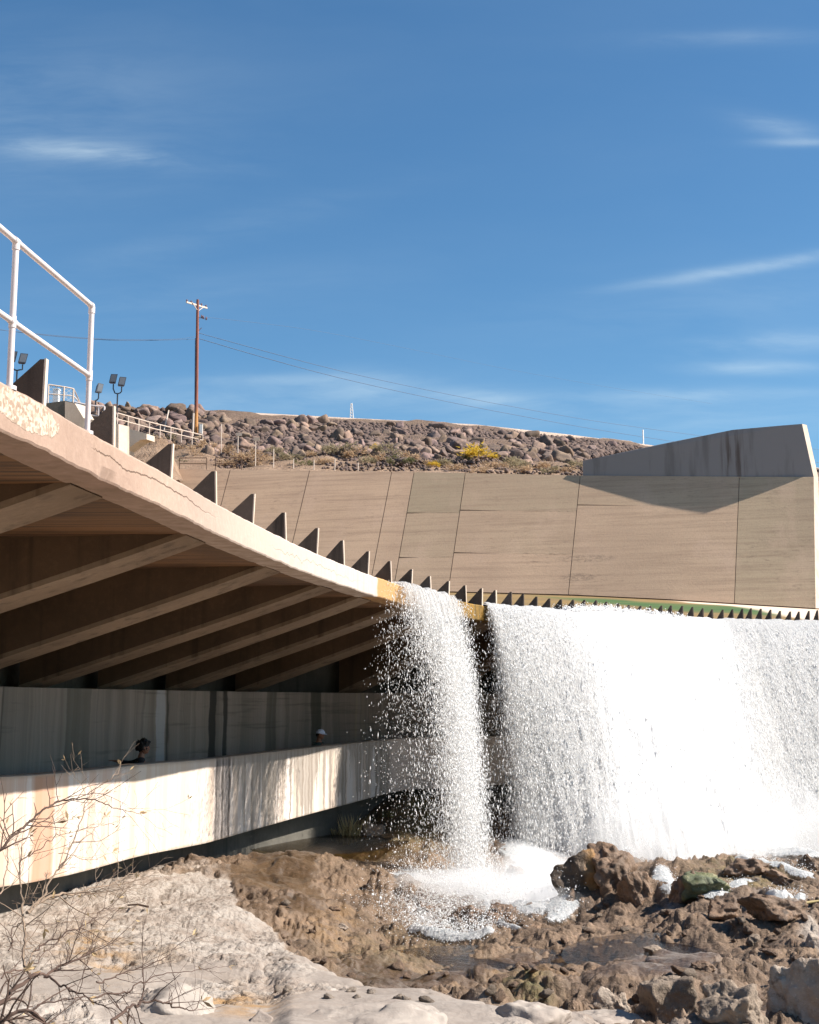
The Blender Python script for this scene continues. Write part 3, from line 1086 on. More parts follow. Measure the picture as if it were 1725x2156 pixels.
b2, b1 = lip3(195), lip3(33)
ratio = (b1 - b2)
b0 = b1 + ratio * 1.05
b00 = b0 + ratio * 1.05
railing = thing('railing', b1, 'white painted pipe railing on the near end of the spillway lip', 'railing')
RH = 1.175
tops = [b + np.array((0, 0, RH)) for b in (b2, b1, b0, b00)]
mids = [b + np.array((0, 0, RH * .447)) for b in (b2, b1, b0, b00)]
r = .0245
for i, b in enumerate((b2, b1, b0)):
    MB().tube([b - np.array((0, 0, .05)), tops[i] - np.array((0, 0, .0))], r, 14).build('post', M['rail'], railing, True)
MB().tube([tops[0], tops[1], tops[2], tops[3]], r, 14).build('top_rail', M['rail'], railing, True)
MB().tube([mids[0], mids[1], mids[2], mids[3]], r * .96, 14).build('middle_rail', M['rail'], railing, True)
for i, b in enumerate((b2, b1, b0)):
    mb = MB()
    up = np.array((0, 0, 1.0))
    d = (tops[i + 1] - tops[i]); d /= np.linalg.norm(d)
    mb.tube([tops[i] - up * .07, tops[i] - up * .005], r * 1.22, 14)
    mb.tube([tops[i] - d * (.034 if i else .0), tops[i] + d * .05], r * 1.2, 14)
    if i == 0:
        mb.tube([tops[i] - up * .02, tops[i] + up * .012], [r * 1.22, r * .9], 14)
    mb.build('elbow_fitting' if i == 0 else 'tee_fitting', M['rail'], railing, True)
    mb = MB()
    mb.tube([mids[i] - up * .05, mids[i] + up * .045], r * 1.2, 14)
    mb.tube([mids[i] - d * (.05 if i else .0), mids[i] + d * .05], r * 1.16, 14)
    mb.build('cross_fitting', M['rail'], railing, True)
    MB().tube([b - up * .02, b + up * .012], r * 2.2, 14).build('base_flange', M['rail'], railing, True)

# ------------------------------------------------------------------ training wall across the chute and the raised wing
joints = [200, 330, 485, 652, 825, 872, 980, 1222, 1557, 1714]
lifts = {980: [0, .36, .71, 1.0], 1222: [0, .30, .66, 1.0], 872: [0, .36, .735, 1.0]}
V, F, TI = [], [], []
rng = np.random.RandomState(4)
for a, b in zip(joints[:-1], joints[1:]):
    ls = {872: [0, .36, .735, 1.0], 980: [0, .33, .69, 1.0], 1222: [0, .262, 1.0]}.get(a, [0, 1.0])
    gx = .6
    for i in range(len(ls) - 1):
        t0, t1 = ls[i] + (.004 if i else 0), ls[i + 1] - (.004 if i < len(ls) - 2 else 0)
        base = len(V)
        nx, nt = 14, 10
        tint = {872: [1.0, .45, .3], 980: [.6, .35, .1], 1222: [.45, .25], 1557: [.62]}.get(a, [.05 + .1 * rng.rand()] * 3)[i]
        for ix in range(nx):
            x = a + gx + (b - a - 2 * gx) * ix / (nx - 1)
            tilt = (-.02 if i else 0) * (ix / (nx - 1))
            for it in range(nt):
                t = t0 + (t1 - t0) * it / (nt - 1)
                if i:
                    t += tilt * (1 - it / (nt - 1))
                V.append(wall_pt(x, t)); TI.append(tint)
        g = grid_faces(nx, nt) + base
        F += [tuple(q[::-1]) for q in g]
twall = thing('training_wall', wall_pt(900, 1.0), 'broad sloping brown concrete wall with panel joints across the far side of the spillway', 'wall')
mesh('wall_face', np.array(V), F, M['wall'], twall, False, {'tint': TI})
Vb, nb = [], 40
xs = np.linspace(200, 1713, nb)
for x in xs:
    Vb += [wall_pt(x, 0, .05) - np.array((0, 0, .02)), wall_pt(x, 1.0, .05)]
mesh('joint_backing', np.array(Vb), [(2 * i, 2 * i + 1, 2 * i + 3, 2 * i + 2) for i in range(nb - 1)], M['joint'], twall)
cop = []
for x in xs:
    p = wall_pt(x, 0)
    cop += [p, p + np.array((.05, .45, 0)), p + np.array((.05, .45, -.5))]
mesh('coping', np.array(cop), [(3 * i, 3 * i + 3, 3 * i + 4, 3 * i + 1) for i in range(nb - 1)] + [(3 * i + 1, 3 * i + 4, 3 * i + 5, 3 * i + 2) for i in range(nb - 1)], M['pale_concrete'], twall)
# chamfered right end of the wall, catching the sun
e0, e1 = wall_pt(1713.5, 0), wall_pt(1713.5, 1.0)
off = np.array((.27, .22, 0))
MB().poly([e0, e1, e1 + off, e0 + off, e0 + off + np.array((2, 6, 0)), e1 + off + np.array((2, 6, 0))], [(0, 1, 2, 3), (3, 2, 5, 4)]).build('wall_end', M['pale_concrete'], twall)

# raised wing wall
def wing_y(x):
    return YT(x) + .10


wp = [(1227.5, 1002), (1227.5, 970), (1385, 936.5), (1543, 905), (1650, 895.5), (1689, 892.5), (1713.5, 1004.5)]
pts = [at(x, y, wing_y(x)) for x, y in wp]
wing = MB().prism(pts, (.12, .5, 0)).build('wing_wall', M['wing'], None, False, origin=pts[0])
tag(wing, 'raised grey concrete wing wall in shade with a slanted top, beyond the waterfall', 'wall')
cap = MB()
pr = pts[5], pts[6]
o2 = np.array((.27, .22, 0))
cap.poly([pr[0] - np.array((.0, .004, 0)), pr[1] - np.array((0, .004, 0)), pr[1] + o2, pr[0] + o2, pr[0] + o2 + np.array((.2, .6, 0)), pr[1] + o2 + np.array((.2, .6, 0))], [(0, 1, 2, 3), (3, 2, 5, 4), (0, 3, 4)])
cap.build('wall_end', M['pale_concrete'], wing)

# ------------------------------------------------------------------ embankment behind the wall
CREST = 18.0
crest_row = lambda x: np.interp(x, [-400, 180, 250, 330, 440, 600, 740, 860, 1000, 1200, 1370, 1500, 1725, 1900, 2600],
                                [857, 857, 857, 860, 864, 872.5, 880, 886, 893.5, 915, 937, 955, 985, 1008, 1100])


def bank_pt(x, v):
    """slope behind the wall: v = 0 at the wall, 1 at the crest"""
    x = np.asarray(x, float)
    A = np.stack([np.zeros_like(x)] * 3, -1)
    xc = np.clip(x, 200, 1722)
    yt = YT(xc) + .4
    a, b = ray(x, top_row(xc) + 2.0)
    A[..., 0], A[..., 1], A[..., 2] = a * yt, yt, b * yt
    a2, b2 = ray(x, crest_row(x))
    Yc = CREST / b2
    v = np.asarray(v, float)
    t = v
    P = np.empty(np.broadcast(x, v).shape + (3,))
    for i, B in enumerate((a2 * Yc, Yc, CREST + 0 * Yc)):
        P[..., i] = A[..., i] * (1 - t) + B * t
    P[..., 2] = A[..., 2] * (1 - t ** 1.12) + CREST * t ** 1.12
    return P


def bank_at(x, y):
    """point of the bank seen at picture point x, y"""
    v = np.linspace(0, 1, 400)
    P = bank_pt(np.full(400, float(x)), v)
    return P[int(np.argmin(np.abs(project(P)[1] - y)))]


gx = np.linspace(-420, 2500, 260)
gv = np.r_[np.linspace(0, 1, 70), ]
XX, VV = np.meshgrid(gx, gv, indexing='ij')
B = bank_pt(XX, VV)
B[..., 2] += (.22 * fbm(B[..., 0] * .35, B[..., 1] * .35, None, 5, 21)) * sstep(VV, 0, .08) * sstep(VV, 1.0, .96)
last = B[:, -1:, :]
top1 = last + np.array((0, 0.4, .02)); top2 = last + np.array((0, 7.0, .06)); back = last + np.array((0, 60.0, -24))
BB = np.concatenate([B, top1, top2, back], 1)
rocky = np.concatenate([sstep(VV, .22, .42), np.zeros((len(gx), 3))], 1)
cr = np.concatenate([sstep(VV, .955, .985) * sstep(XX, 380, 460), np.ones((len(gx), 3))], 1)
tag(mesh('embankment_hill', BB.reshape(-1, 3), grid_faces(len(gx), BB.shape[1]), M['bank'], None, True, {'rocky': rocky.ravel(), 'crest': cr.ravel()}),
    'long rock-faced embankment rising behind the concrete wall', None, None, 'structure')

mesh_terrain = MB().poly([(-4000, -500, -9), (4000, -500, -9), (4000, 7000, -9), (-4000, 7000, -9)], [(0, 1, 2, 3)]).build('terrain', M['earth'])
tag(mesh_terrain, 'flat distant earth', None, None, 'structure')


# ---- rocks of the embankment
def rock_verts(seed, sub, rough=.22, planes=9, flat=.75, cut=(.62, 1.0), blocky=False):
    """angular broken rock: a sphere cut by random planes, then roughened"""
    bm_ = bpy.data.meshes.new('tmp')
    import bmesh
    b = bmesh.new()
    bmesh.ops.create_icosphere(b, subdivisions=sub, radius=1)
    b.to_mesh(bm_); b.free()
    n = len(bm_.vertices)
    v = np.zeros(n * 3); bm_.vertices.foreach_get('co', v); v = v.reshape(-1, 3)
    f = np.zeros(len(bm_.polygons) * 3, np.int32); bm_.polygons.foreach_get('vertices', f)
    bpy.data.meshes.remove(bm_)
    rg = np.random.RandomState(seed)
    d = v / np.linalg.norm(v, axis=1)[:, None]
    rad = np.full(n, 1.25)
    cuts = []
    if blocky:                                             # three squarish pairs of faces, then a few broken corners
        Qm, _ = np.linalg.qr(rg.normal(size=(3, 3)))
        for a_ in Qm:
            for sg in (1, -1):
                t_ = a_ * sg + rg.normal(size=3) * .18
                cuts.append((t_ / np.linalg.norm(t_), rg.uniform(.45, .8)))
    for _ in range(planes):
        nrm = rg.normal(size=3); nrm /= np.linalg.norm(nrm)
        cuts.append((nrm, rg.uniform(*cut)))
    for nrm, h in cuts:
        c = d @ nrm
        rad = np.where(c > .05, np.minimum(rad, h / np.maximum(c, .05)), rad)
    rad = np.minimum(rad, 1.25)
    rad *= 1 + rough * fbm(d[:, 0] * 2.1 + seed, d[:, 1] * 2.1, d[:, 2] * 2.1, 5, seed, .55)
    out = d * rad[:, None]
    out[:, 2] *= flat
    return out, f.reshape(-1, 3)


rg = np.random.RandomState(11)
protos = [rock_verts(100 + i, 3, .03, 3, .9, (.6, .85), True) for i in range(10)]
proto_me = []
cand = []
for _ in range(90000):
    x = rg.uniform(180, 1760); v = rg.uniform(.24, 1.0)
    left = x < 430
    if v > (.985 if left else .90) or rg.rand() > sstep(v, .22, .5) * .95 + .03:
        continue
    if x < 330 and v < .62:
        continue
    if x < 430 and v < .40:
        continue
    cand.append((x, v, rg.gamma(2.2, .030) + .085 + (.06 if x < 470 else 0)))
cand.sort(key=lambda c: -c[2])
kept, cell = [], {}
for x, v, s in cand:
    P = bank_pt(x, v)
    ok = True
    ci, cj = int(P[0] // 1.2), int(P[1] // 1.2)
    for di in (-1, 0, 1):
        for dj in (-1, 0, 1):
            for (q, sq) in cell.get((ci + di, cj + dj), ()):
                if np.hypot(P[0] - q[0], P[1] - q[1]) < .52 * (s + sq):
                    ok = False
    if ok:
        kept.append((x, v, s, P)); cell.setdefault((ci, cj), []).append((P, s))
kept.sort(key=lambda c: -c[2] / c[3][1])
shown = [c for c in kept if c[0] < 1725 and not (c[0] > 1240 and project(c[3])[1] > np.interp(c[0], [1227, 1543, 1725], [968, 903, 890]))]
big, rest = shown[:300], shown[300:]
first = {}
for i, (x, v, s, P) in enumerate(big):
    kd = rg.randint(len(protos))
    if kd not in first:
        V, F = protos[kd]
        o = mesh('riprap_rock', V, F, M['riprap'])
        first[kd] = o
    else:
        o = first[kd].copy(); COL.objects.link(o)
    o.name = 'riprap_rock'
    o.location = [float(c) for c in P + np.array((0, 0, s * .12))]
    o.scale = [float(1.15 * s * k) for k in rg.uniform(.7, 1.5, 3)]
    o.rotation_euler = (rg.uniform(-1, 1), rg.uniform(-1, 1), rg.uniform(0, 6.28))
    tag(o, 'broken brown-grey rock in the rubble facing of the embankment', 'rock', 'rubble rocks facing the embankment')
Vs, Fs, nV = [], [], 0
low = [rock_verts(300 + i, 1, .0, 2, .9, (.6, .85), True) for i in range(8)]
for x, v, s, P in rest + [(x_, v_, rg.uniform(.07, .16), bank_pt(x_, v_)) for x_, v_ in zip(rg.uniform(180, 1760, 6500), rg.uniform(.03, .92, 6500) ** .8) if not (x_ < 430 and v_ < .45)]:
    V, F = low[rg.randint(len(low))]
    a = rg.uniform(0, 6.28); c_, s_ = math.cos(a), math.sin(a)
    W = V * (s * rg.uniform(.75, 1.3, 3))
    W = np.stack([W[:, 0] * c_ - W[:, 1] * s_, W[:, 0] * s_ + W[:, 1] * c_, W[:, 2]], 1) + P
    Vs.append(W); Fs.append(F + nV); nV += len(W)
tag(mesh('rubble', np.concatenate(Vs), np.concatenate(Fs), M['riprap']), 'smaller broken rocks packed between the large ones on the embankment', 'rubble', None, 'stuff')


# ------------------------------------------------------------------ desert bushes on the bank
def bush_mesh(seed, n=260, blade=.16, wide=1.0, tall=.8, spiky=.5):
    rg = np.random.RandomState(seed)
    V, F = [], []
    lob = rg.normal(size=(7, 3)) * np.array((.42, .42, .22)) + np.array((0, 0, .45))
    for i in range(n):
        c = lob[rg.randint(len(lob))] + rg.normal(size=3) * .17
        c[2] = abs(c[2])
        d = c - np.array((0, 0, .05)); d /= np.linalg.norm(d) + 1e-6
        d = d * spiky + rg.normal(size=3) * (1 - spiky) * .8
        d /= np.linalg.norm(d) + 1e-6
        w = np.cross(d, rg.normal(size=3)); w /= np.linalg.norm(w) + 1e-6
        l = blade * rg.uniform(.6, 1.5)
        b = len(V)
        V += [c - w * l * .22, c + w * l * .22, c + d * l]
        F.append((b, b + 1, b + 2))
    V = np.array(V) * np.array((wide, wide, tall))
    return V, np.array(F)


bush_kinds = {
    'dry': ('dry_bush', 'dry tan desert bush on the slope above the concrete wall'),
    'sage': ('sage_bush', 'dull grey-green desert bush on the slope above the concrete wall'),
    'green': ('green_bush', 'small dark green bush among the rocks above the concrete wall'),
}
bushes = [  # column, v, size, kind
    (600, .22, .9, 'sage'), (655, .30, .8, 'dry'), (690, .18, .8, 'dry'), (715, .34, 1.3, 'sage'), (745, .30, 1.2, 'dry'), (770, .22, .9, 'sage'), (800, .26, .8, 'dry'),
    (820, .34, 1.2, 'sage'), (850, .22, .8, 'green'), (870, .28, 1.0, 'dry'), (905, .16, .7, 'dry'), (935, .2, .8, 'sage'), (960, .12, .8, 'dry'), (1010, .08, .7, 'dry'),
    (1045, .16, .9, 'dry'), (1070, .24, 1.0, 'sage'), (1090, .18, .9, 'sage'), (1115, .12, .8, 'dry'), (1140, .2, .8, 'dry'), (1160, .1, .7, 'sage'), (1190, .16, .7, 'dry'),
    (520, .22, 1.0, 'dry'), (545, .12, .8, 'dry'), (470, .30, 1.0, 'dry'), (440, .36, 1.2, 'dry'), (412, .26, 1.0, 'dry'), (395, .14, .5, 'green'), (480, .12, .8, 'dry'),
    (345, .46, 1.1, 'sage'), (365, .34, 1.0, 'dry'), (320, .40, .8, 'dry'), (575, .34, .8, 'sage'), (630, .14, .7, 'green'), (1210, .26, .8, 'sage'), (980, .3, .7, 'green')]
bcache = {}
for i, (x, v, s, kd) in enumerate(bushes):
    key = (kd, i % 3)
    if key not in bcache:
        V, F = bush_mesh(40 + i, 420, .2, 1, .8, .6)
        bcache[key] = o = mesh('desert_bush', V, F, M[bush_kinds[kd][0]])
    else:
        o = bcache[key].copy(); COL.objects.link(o)
    o.name = 'desert_bush'
    o.location = [float(c) for c in bank_pt(x, v) - np.array((0, 0, .05))]
    o.scale = (s * .8, s * .8, s * .62)
    o.rotation_euler = (0, 0, i * 1.7)
    tag(o, bush_kinds[kd][1], 'bush', {'dry': 'dry tan bushes above the wall', 'sage': 'grey-green bushes above the wall', 'green': 'small green bushes above the wall'}[kd])
for x, v, s, lab in ((1003, .33, 1.15, 'large bright yellow flowering bush on the rubble slope above the wall'),
                     (425, .35, .32, 'tiny yellow bush near the foot of the utility pole'),
                     (792, .42, .4, 'small yellowed bush halfway up the rubble slope'),
                     (916, .15, .42, 'small orange-yellow bush just above the concrete wall'),
                     (531, .17, .8, 'wide straw-yellow bush beside the pipe fence')):
    V, F = bush_mesh(int(x), 620, .17, 1.1, .62, .6)
    o = mesh('yellow_bush', V, F, M['yellow_bush'] if 'straw' not in lab else M['dry_bush'])
    o.location = [float(c) for c in bank_pt(x, v) + np.array((0, 0, .05))]
    o.scale = (s, s, s)
    tag(o, lab, 'bush')


# ------------------------------------------------------------------ abutment, stairs railing, fences
def rail_run(name, pts, h, lab, cat, mid=.5, r=.035, mat='far_rail', post_every=1.6, extra=None):
    """pipe fence over a line of base points"""
    root = thing(name, pts[0], lab, cat)
    P = [np.asarray(p, float) for p in pts]
    up = np.array((0, 0, h))
    MB().tube([p + up for p in P], r, 6).build('top_rail', M[mat], root, True)
    MB().tube([p + up * mid for p in P], r * .9, 6).build('middle_rail', M[mat], root, True)
    for p in P:
        MB().tube([p - np.array((0, 0, .1)), p + up], r, 6).build('post', M[mat], root, True)
    return root


# stair railing going down to the right
sp = []
n = 9
for i in range(n):
    t = i / (n - 1)
    x = 247 + (427 - 247) * t
    yb = np.interp(x, [247, 310, 427], [896, 912, 938])
    sp.append(at(x, yb, 57 + (bank_at(427, 938)[1] - 57) * t))
rail_run('stair_railing', sp, .58, 'thin pale pipe railing stepping down the slope to the utility pole', 'railing', .52, .028)
sp = []
for i, x in enumerate(np.linspace(310, 372, 7)):
    pass
lp_ = [at(x, y, 55.5) for x, y in ((157, 884), (183, 890), (207, 893), (219, 893))]
rail_run('landing_railing', lp_, .80, 'white pipe railing on the landing beside the concrete abutment', 'railing', .45, .045, 'rail')
rail_run('pipe_fence', [at(x, 988, YT(x) + .5) for x in (378, 435)], .58, 'rusty two-rail pipe fence section above the wall, left of its twin', 'fence', .5, .022, 'rust_rail')
rail_run('pipe_fence', [at(x, 988, YT(x) + .5) for x in (454, 509)], .58, 'rusty two-rail pipe fence section above the wall, right of its twin', 'fence', .5, .022, 'rust_rail')

Ya = 54.0
ab = thing('abutment', at(140, 900, Ya), 'pale concrete abutment block behind the near end of the lip', 'abutment')
A = [at(x, y, Ya) for x, y in ((90, 1000), (90, 850), (138, 843.5), (157, 848), (163, 1000))]
MB().prism(A, (-.5, 3.0, 0)).build('block', M['dark_concrete'], ab)
A = [at(x, y, Ya - .02) for x, y in ((137, 1000), (137, 845), (158, 849.5), (176, 880), (250, 893), (250, 1000))]
MB().prism(A, (.35, .5, 0)).build('landing', M['pale_concrete'], ab)
W = [at(x, y, 56.2) for x, y in ((236, 995), (236, 890), (247, 895), (309, 913), (309, 925), (295, 926.5), (266, 947), (250, 1000))]
wg = MB().prism(W, (.25, .6, 0)).build('stair_wall', M['pale_concrete'], None, origin=W[0])
tag(wg, 'sunlit pale concrete cheek wall at the head of the stairs', 'wall')
# dirt mound right of the cheek wall
nx, ny = 40, 16
V = []
for i in range(nx):
    for j_ in range(ny):
        x = 225 + (385 - 225) * i / (nx - 1); t = j_ / (ny - 1)
        y_top = np.interp(x, [225, 300, 330, 352, 385], [950, 924, 916, 926, 1010])
        y = 1012 * (1 - t) + y_top * t
        V.append(at(x, y, 58.5 + 4.4 * t + .8 * math.sin(t * 2.2)) + np.array((0, 0, .06 * math.sin(i * 2.1) * math.cos(j_ * 1.7))))
mm = mesh('earth_mound_hill', np.array(V), grid_faces(nx, ny), M['bank'], None, True, {'rocky': np.zeros(nx * ny), 'crest': np.zeros(nx * ny)})
tag(mm, 'low bare dirt mound beneath the stair railing', None, None, 'structure')

# wire cage on the abutment
cg = thing('wire_cage', at(135, 848, Ya + 1), 'chain-link equipment cage on top of the abutment', 'cage')
c0 = [at(101, 849, Ya + .4), at(134, 849, Ya + .6), at(154, 849, Ya + .8), at(168, 849, Ya + 2.6)]
tops_ = [np.array((p[0], p[1], at(135, t, Ya + .6)[2])) for p, t in zip(c0, (812, 814.5, 816, 824))]
for a_, b_ in zip(c0, tops_):
    MB().tube([a_, b_], .035, 6).build('post', M['far_rail'], cg, True)
MB().tube(tops_, .03, 6).build('top_rail', M['far_rail'], cg, True)
MB().tube([(a_ + b_) / 2 for a_, b_ in zip(c0, tops_)], .025, 6).build('middle_rail', M['far_rail'], cg, True)
V = []
for a_, b_ in zip(c0, tops_):
    V += [a_, b_]
mesh('wire_mesh', np.array(V), [(0, 2, 3, 1), (2, 4, 5, 3), (4, 6, 7, 5)], M['chainlink'], cg)
bx = at(118.5, 849, Ya + 1.6)
eb = MB().box(bx + np.array((0, 0, .30)), (.24, .3, .60)).box(bx + np.array((0, 0, .62)), (.28, .34, .04)).build('cabinet', M['white_paint'], None, origin=bx)
tag(eb, 'white equipment cabinet inside the wire cage', 'cabinet')


def floodlight(base, h, lab, heads, group=None):
    root = thing('floodlight', base, lab, 'floodlight')
    b = np.asarray(base, float)
    MB().tube([b, b + np.array((0, 0, h))], .035, 8).build('pole', M['black'], root, True)
    for (dx, dz, rz) in heads:
        t0 = b + np.array((0, 0, h))
        e = t0 + np.array((dx, 0, dz * .45)); 
        MB().tube([t0, t0 + np.array((dx * .6, 0, .03)), e + np.array((0, 0, -.1)), e + np.array((0, 0, .12))], .03, 8).build('arm', M['black'], root, True)
        hd = MB()
        c = e + np.array((0, 0, .34))
        co, si = math.cos(rz), math.sin(rz)
        X_, Y_, Z_ = np.array((co, si, 0)), np.array((-si * .9, co * .9, -.35)), np.array((.12, .25, .95))
        q = []
        for sy, k in ((-.09, 1.0), (.10, .72)):
            for sx, sz in ((-1, -1), (1, -1), (1, 1), (-1, 1)):
                q.append(c + X_ * sx * .155 * k + Z_ * sz * .23 * k + Y_ * sy)
        hd.poly(q, [(3, 2, 1, 0), (4, 5, 6, 7), (0, 1, 5, 4), (1, 2, 6, 5), (2, 3, 7, 6), (3, 0, 4, 7)])
        o = hd.build('lamp_head', M['black'], root)
        q2 = [c + X_ * sx * .125 + Z_ * sz * .19 - Y_ * .095 for sx, sz in ((-1, -1), (1, -1), (1, 1), (-1, 1))]
        MB().prism(q2, -Y_ * .01).build('glass', M['lamp_glass'], o)
    return root


floodlight(at(246.5, 868, 58), .88, 'black twin-headed floodlight on a pole left of the utility pole', [(-.21, .75, .1), (.18, .45, .35)])
floodlight(at(33, 850, 52), 1.42, 'black twin floodlight mostly hidden behind the left railing post', [(-.20, .5, .1), (.22, .3, .4)])
floodlight(at(201, 868, 57), .55, 'black floodlight peeping out behind the right railing post', [(.12, .45, .9)])

# utility pole
pb = bank_at(413.2, 921)
PY = pb[1]
ptop = at(416.6, 631, PY)
up_ = thing('utility_pole', pb, 'tall reddish wooden utility pole with a slanting crossarm on the embankment', 'utility pole')
MB().tube([pb - np.array((0, 0, .4)), pb * .5 + ptop * .5, ptop], [.115, .095, .078], 12).build('pole', M['pole'], up_, True, origin=pb)
def pp(x, y, dy=0.0): return at(x, y, PY + dy)
MB().bar(pp(392.8, 636, -.9), pp(436, 648.5, .9), .07, .085).build('crossarm', M['far_rail'], up_)
MB().bar(pp(405, 636.5, -.5), pp(417, 655, 0), .03).bar(pp(428, 647, .5), pp(417, 655, 0), .03).build('brace', M['far_rail'], up_)
for x, y, dy in ((394, 633.5, -.85), (403, 636, -.45), (424.5, 641.5, .35), (434, 645, .8)):
    MB().tube([pp(x, y + 2, dy), pp(x, y, dy), pp(x, y - 2.2, dy), pp(x, y - 3, dy)], [.03, .055, .055, .02], 8).build('insulator', M['insulator'], up_, True)
MB().bar(pp(417, 668), pp(436, 672.5), .025).build('bracket', M['insulator'], up_)
for x, y in ((424.5, 667), (428.0, 668.5), (434.5, 671)):
    MB().tube([pp(x, y - 4), pp(x + .6, y), pp(x - .6, y + 3)], [.03, .06, .03], 8).build('insulator', M['insulator'], up_, True)
MB().tube([pp(417, 698), pp(425, 690)], .02, 6).build('brace', M['insulator'], up_)
MB().tube([pp(409.8, 916, -.05), pp(410.6, 880, -.05), pp(412.0, 712, -.05)], .035, 6).build('conduit', M['wire'], up_, True)
MB().tube([pp(406, 921, -.2), pp(407.6, 870, -.2)], .06, 8).build('guard_pipe', M['far_rail'], up_, True)
mb_ = MB().box(pp(423.3, 904, -.15), (.20, .16, .62))
mbx = mb_.build('meter_box', M['grey_box'], up_)
MB().box(pp(423.3, 904, -.235), (.15, .012, .5)).build('door', M['white_paint'], mbx)


def wire(lab, pts, r=.013):
    P = resample(np.array(pts), 40, 6)
    o = MB().tube(P, r, 5).build('power_line', M['wire'], None, True, origin=P[0])
    tag(o, lab, 'power line')


wire('upper power line sagging left from the pole behind the railing', [pp(411.5, 708.5), at(380, 714, 65), at(300, 715.5, 60), at(200, 713.5, 54), at(90, 704, 48), at(-60, 688, 42), at(-200, 668, 38)])
wire('lower power line sagging left from the pole behind the railing', [pp(411.5, 714), at(360, 716, 64), at(250, 717.5, 57), at(120, 709, 50), at(0, 694.5, 44), at(-200, 664, 38)])
wire('upper of the two power lines running right from the pole to the wing wall', [pp(418, 701), at(560, 741, 74), at(740, 788, 84), at(1000, 842, 100), at(1250, 887, 116), at(1500, 921, 132), at(1800, 955, 150)], .019)
wire('lower of the two power lines running right from the pole to the wing wall', [pp(418, 712.5), at(560, 756, 74), at(740, 803, 84), at(1000, 858, 100), at(1250, 904, 116), at(1500, 942, 132), at(1800, 985, 150)], .021)
wire('faint thin highest power line running right from the pole bracket', [pp(436, 668), at(640, 690, 84), at(860, 734, 104), at(1060, 776, 124), at(1260, 812, 145), at(1500, 850, 170)], .010)

# leaning stake, fence posts, far masts
b_ = bank_at(342.5, 921)
a_ = at(355.5, 864, b_[1] + .6)
tag(MB().tube([b_, a_], .045, 6).build('leaning_stake', M['far_rail'], None, True, origin=b_), 'thin wooden stake leaning over the rubble left of the pole', 'stake')
for (x, y0, y1, Y, lab) in ((466, 893, 960, 63.5, 'slender marker post on the rubble nearest the utility pole'),
                            (501, 912, 962, 63, 'slender post with a pale flag plate right of the utility pole'),
                            (538, 922, 986, 60.6, 'slender post with a pinkish plate above the yellowed bush'),
                            (576, 945, 987, 60.4, 'bare slender post above the second wall joint'),
                            (618, 966, 987.5, 60.2, 'short slender post between the left wall joints'),
                            (661, 968, 988, 60.0, 'short slender post just right of the second long wall joint'),
                            (705, 966, 989, 59.8, 'short slender post near the middle of the wall top'),
                            (754, 974, 989.5, 59.6, 'shortest slender post farthest right along the wall top')):
    Y = bank_at(x, y1)[1]
    root = thing('fence_post', at(x, y1 + 2, Y), lab, 'post', 'slender posts along the top of the wall')
    MB().tube([at(x, y1 + 2, Y), at(x + .5, y0, Y)], .03, 6).build('post', M['far_rail'], root, True)
    if x in (501, 538):
        MB().box(at(x + 3, y0 + 3, Y) - np.array((0, .05, 0)), (.30, .02, .18)).build('plate', M['pale_concrete'], root)
lm = thing('lattice_mast', at(741, 886, 260), 'tiny pale lattice mast standing far beyond the embankment crest', 'mast')
t_, q_ = at(740.5, 849, 260), at(741, 892, 260)
mb = MB()
for sx, sy in ((-1, -1), (1, -1), (1, 1), (-1, 1)):
    mb.tube([q_ + np.array((sx * .42, sy * .42, 0)), t_ + np.array((sx * .12, sy * .12, 0))], .07, 5)
for i in range(7):
    a_, b_ = i / 7, (i + 1) / 7
    wa, wb = .42 - .3 * a_, .42 - .3 * b_
    pa, pb_ = q_ * (1 - a_) + t_ * a_, q_ * (1 - b_) + t_ * b_
    mb.tube([pa + np.array((-wa, -wa, 0)), pb_ + np.array((wb, -wb, 0))], .05, 4).tube([pa + np.array((wa, -wa, 0)), pb_ + np.array((-wb, -wb, 0))], .05, 4)
mb.build('tower_frame', M['white_paint'], lm)
a_ = atz(1355, 938, CREST)
o = MB().tube([a_ - np.array((0, 0, .3)), np.array((a_[0], a_[1], at(1355, 905, a_[1])[2]))], .05, 6).build('marker_post', M['white_paint'], None, True, origin=a_)
tag(o, 'thin white marker post on the embankment crest left of the wing wall', 'post')


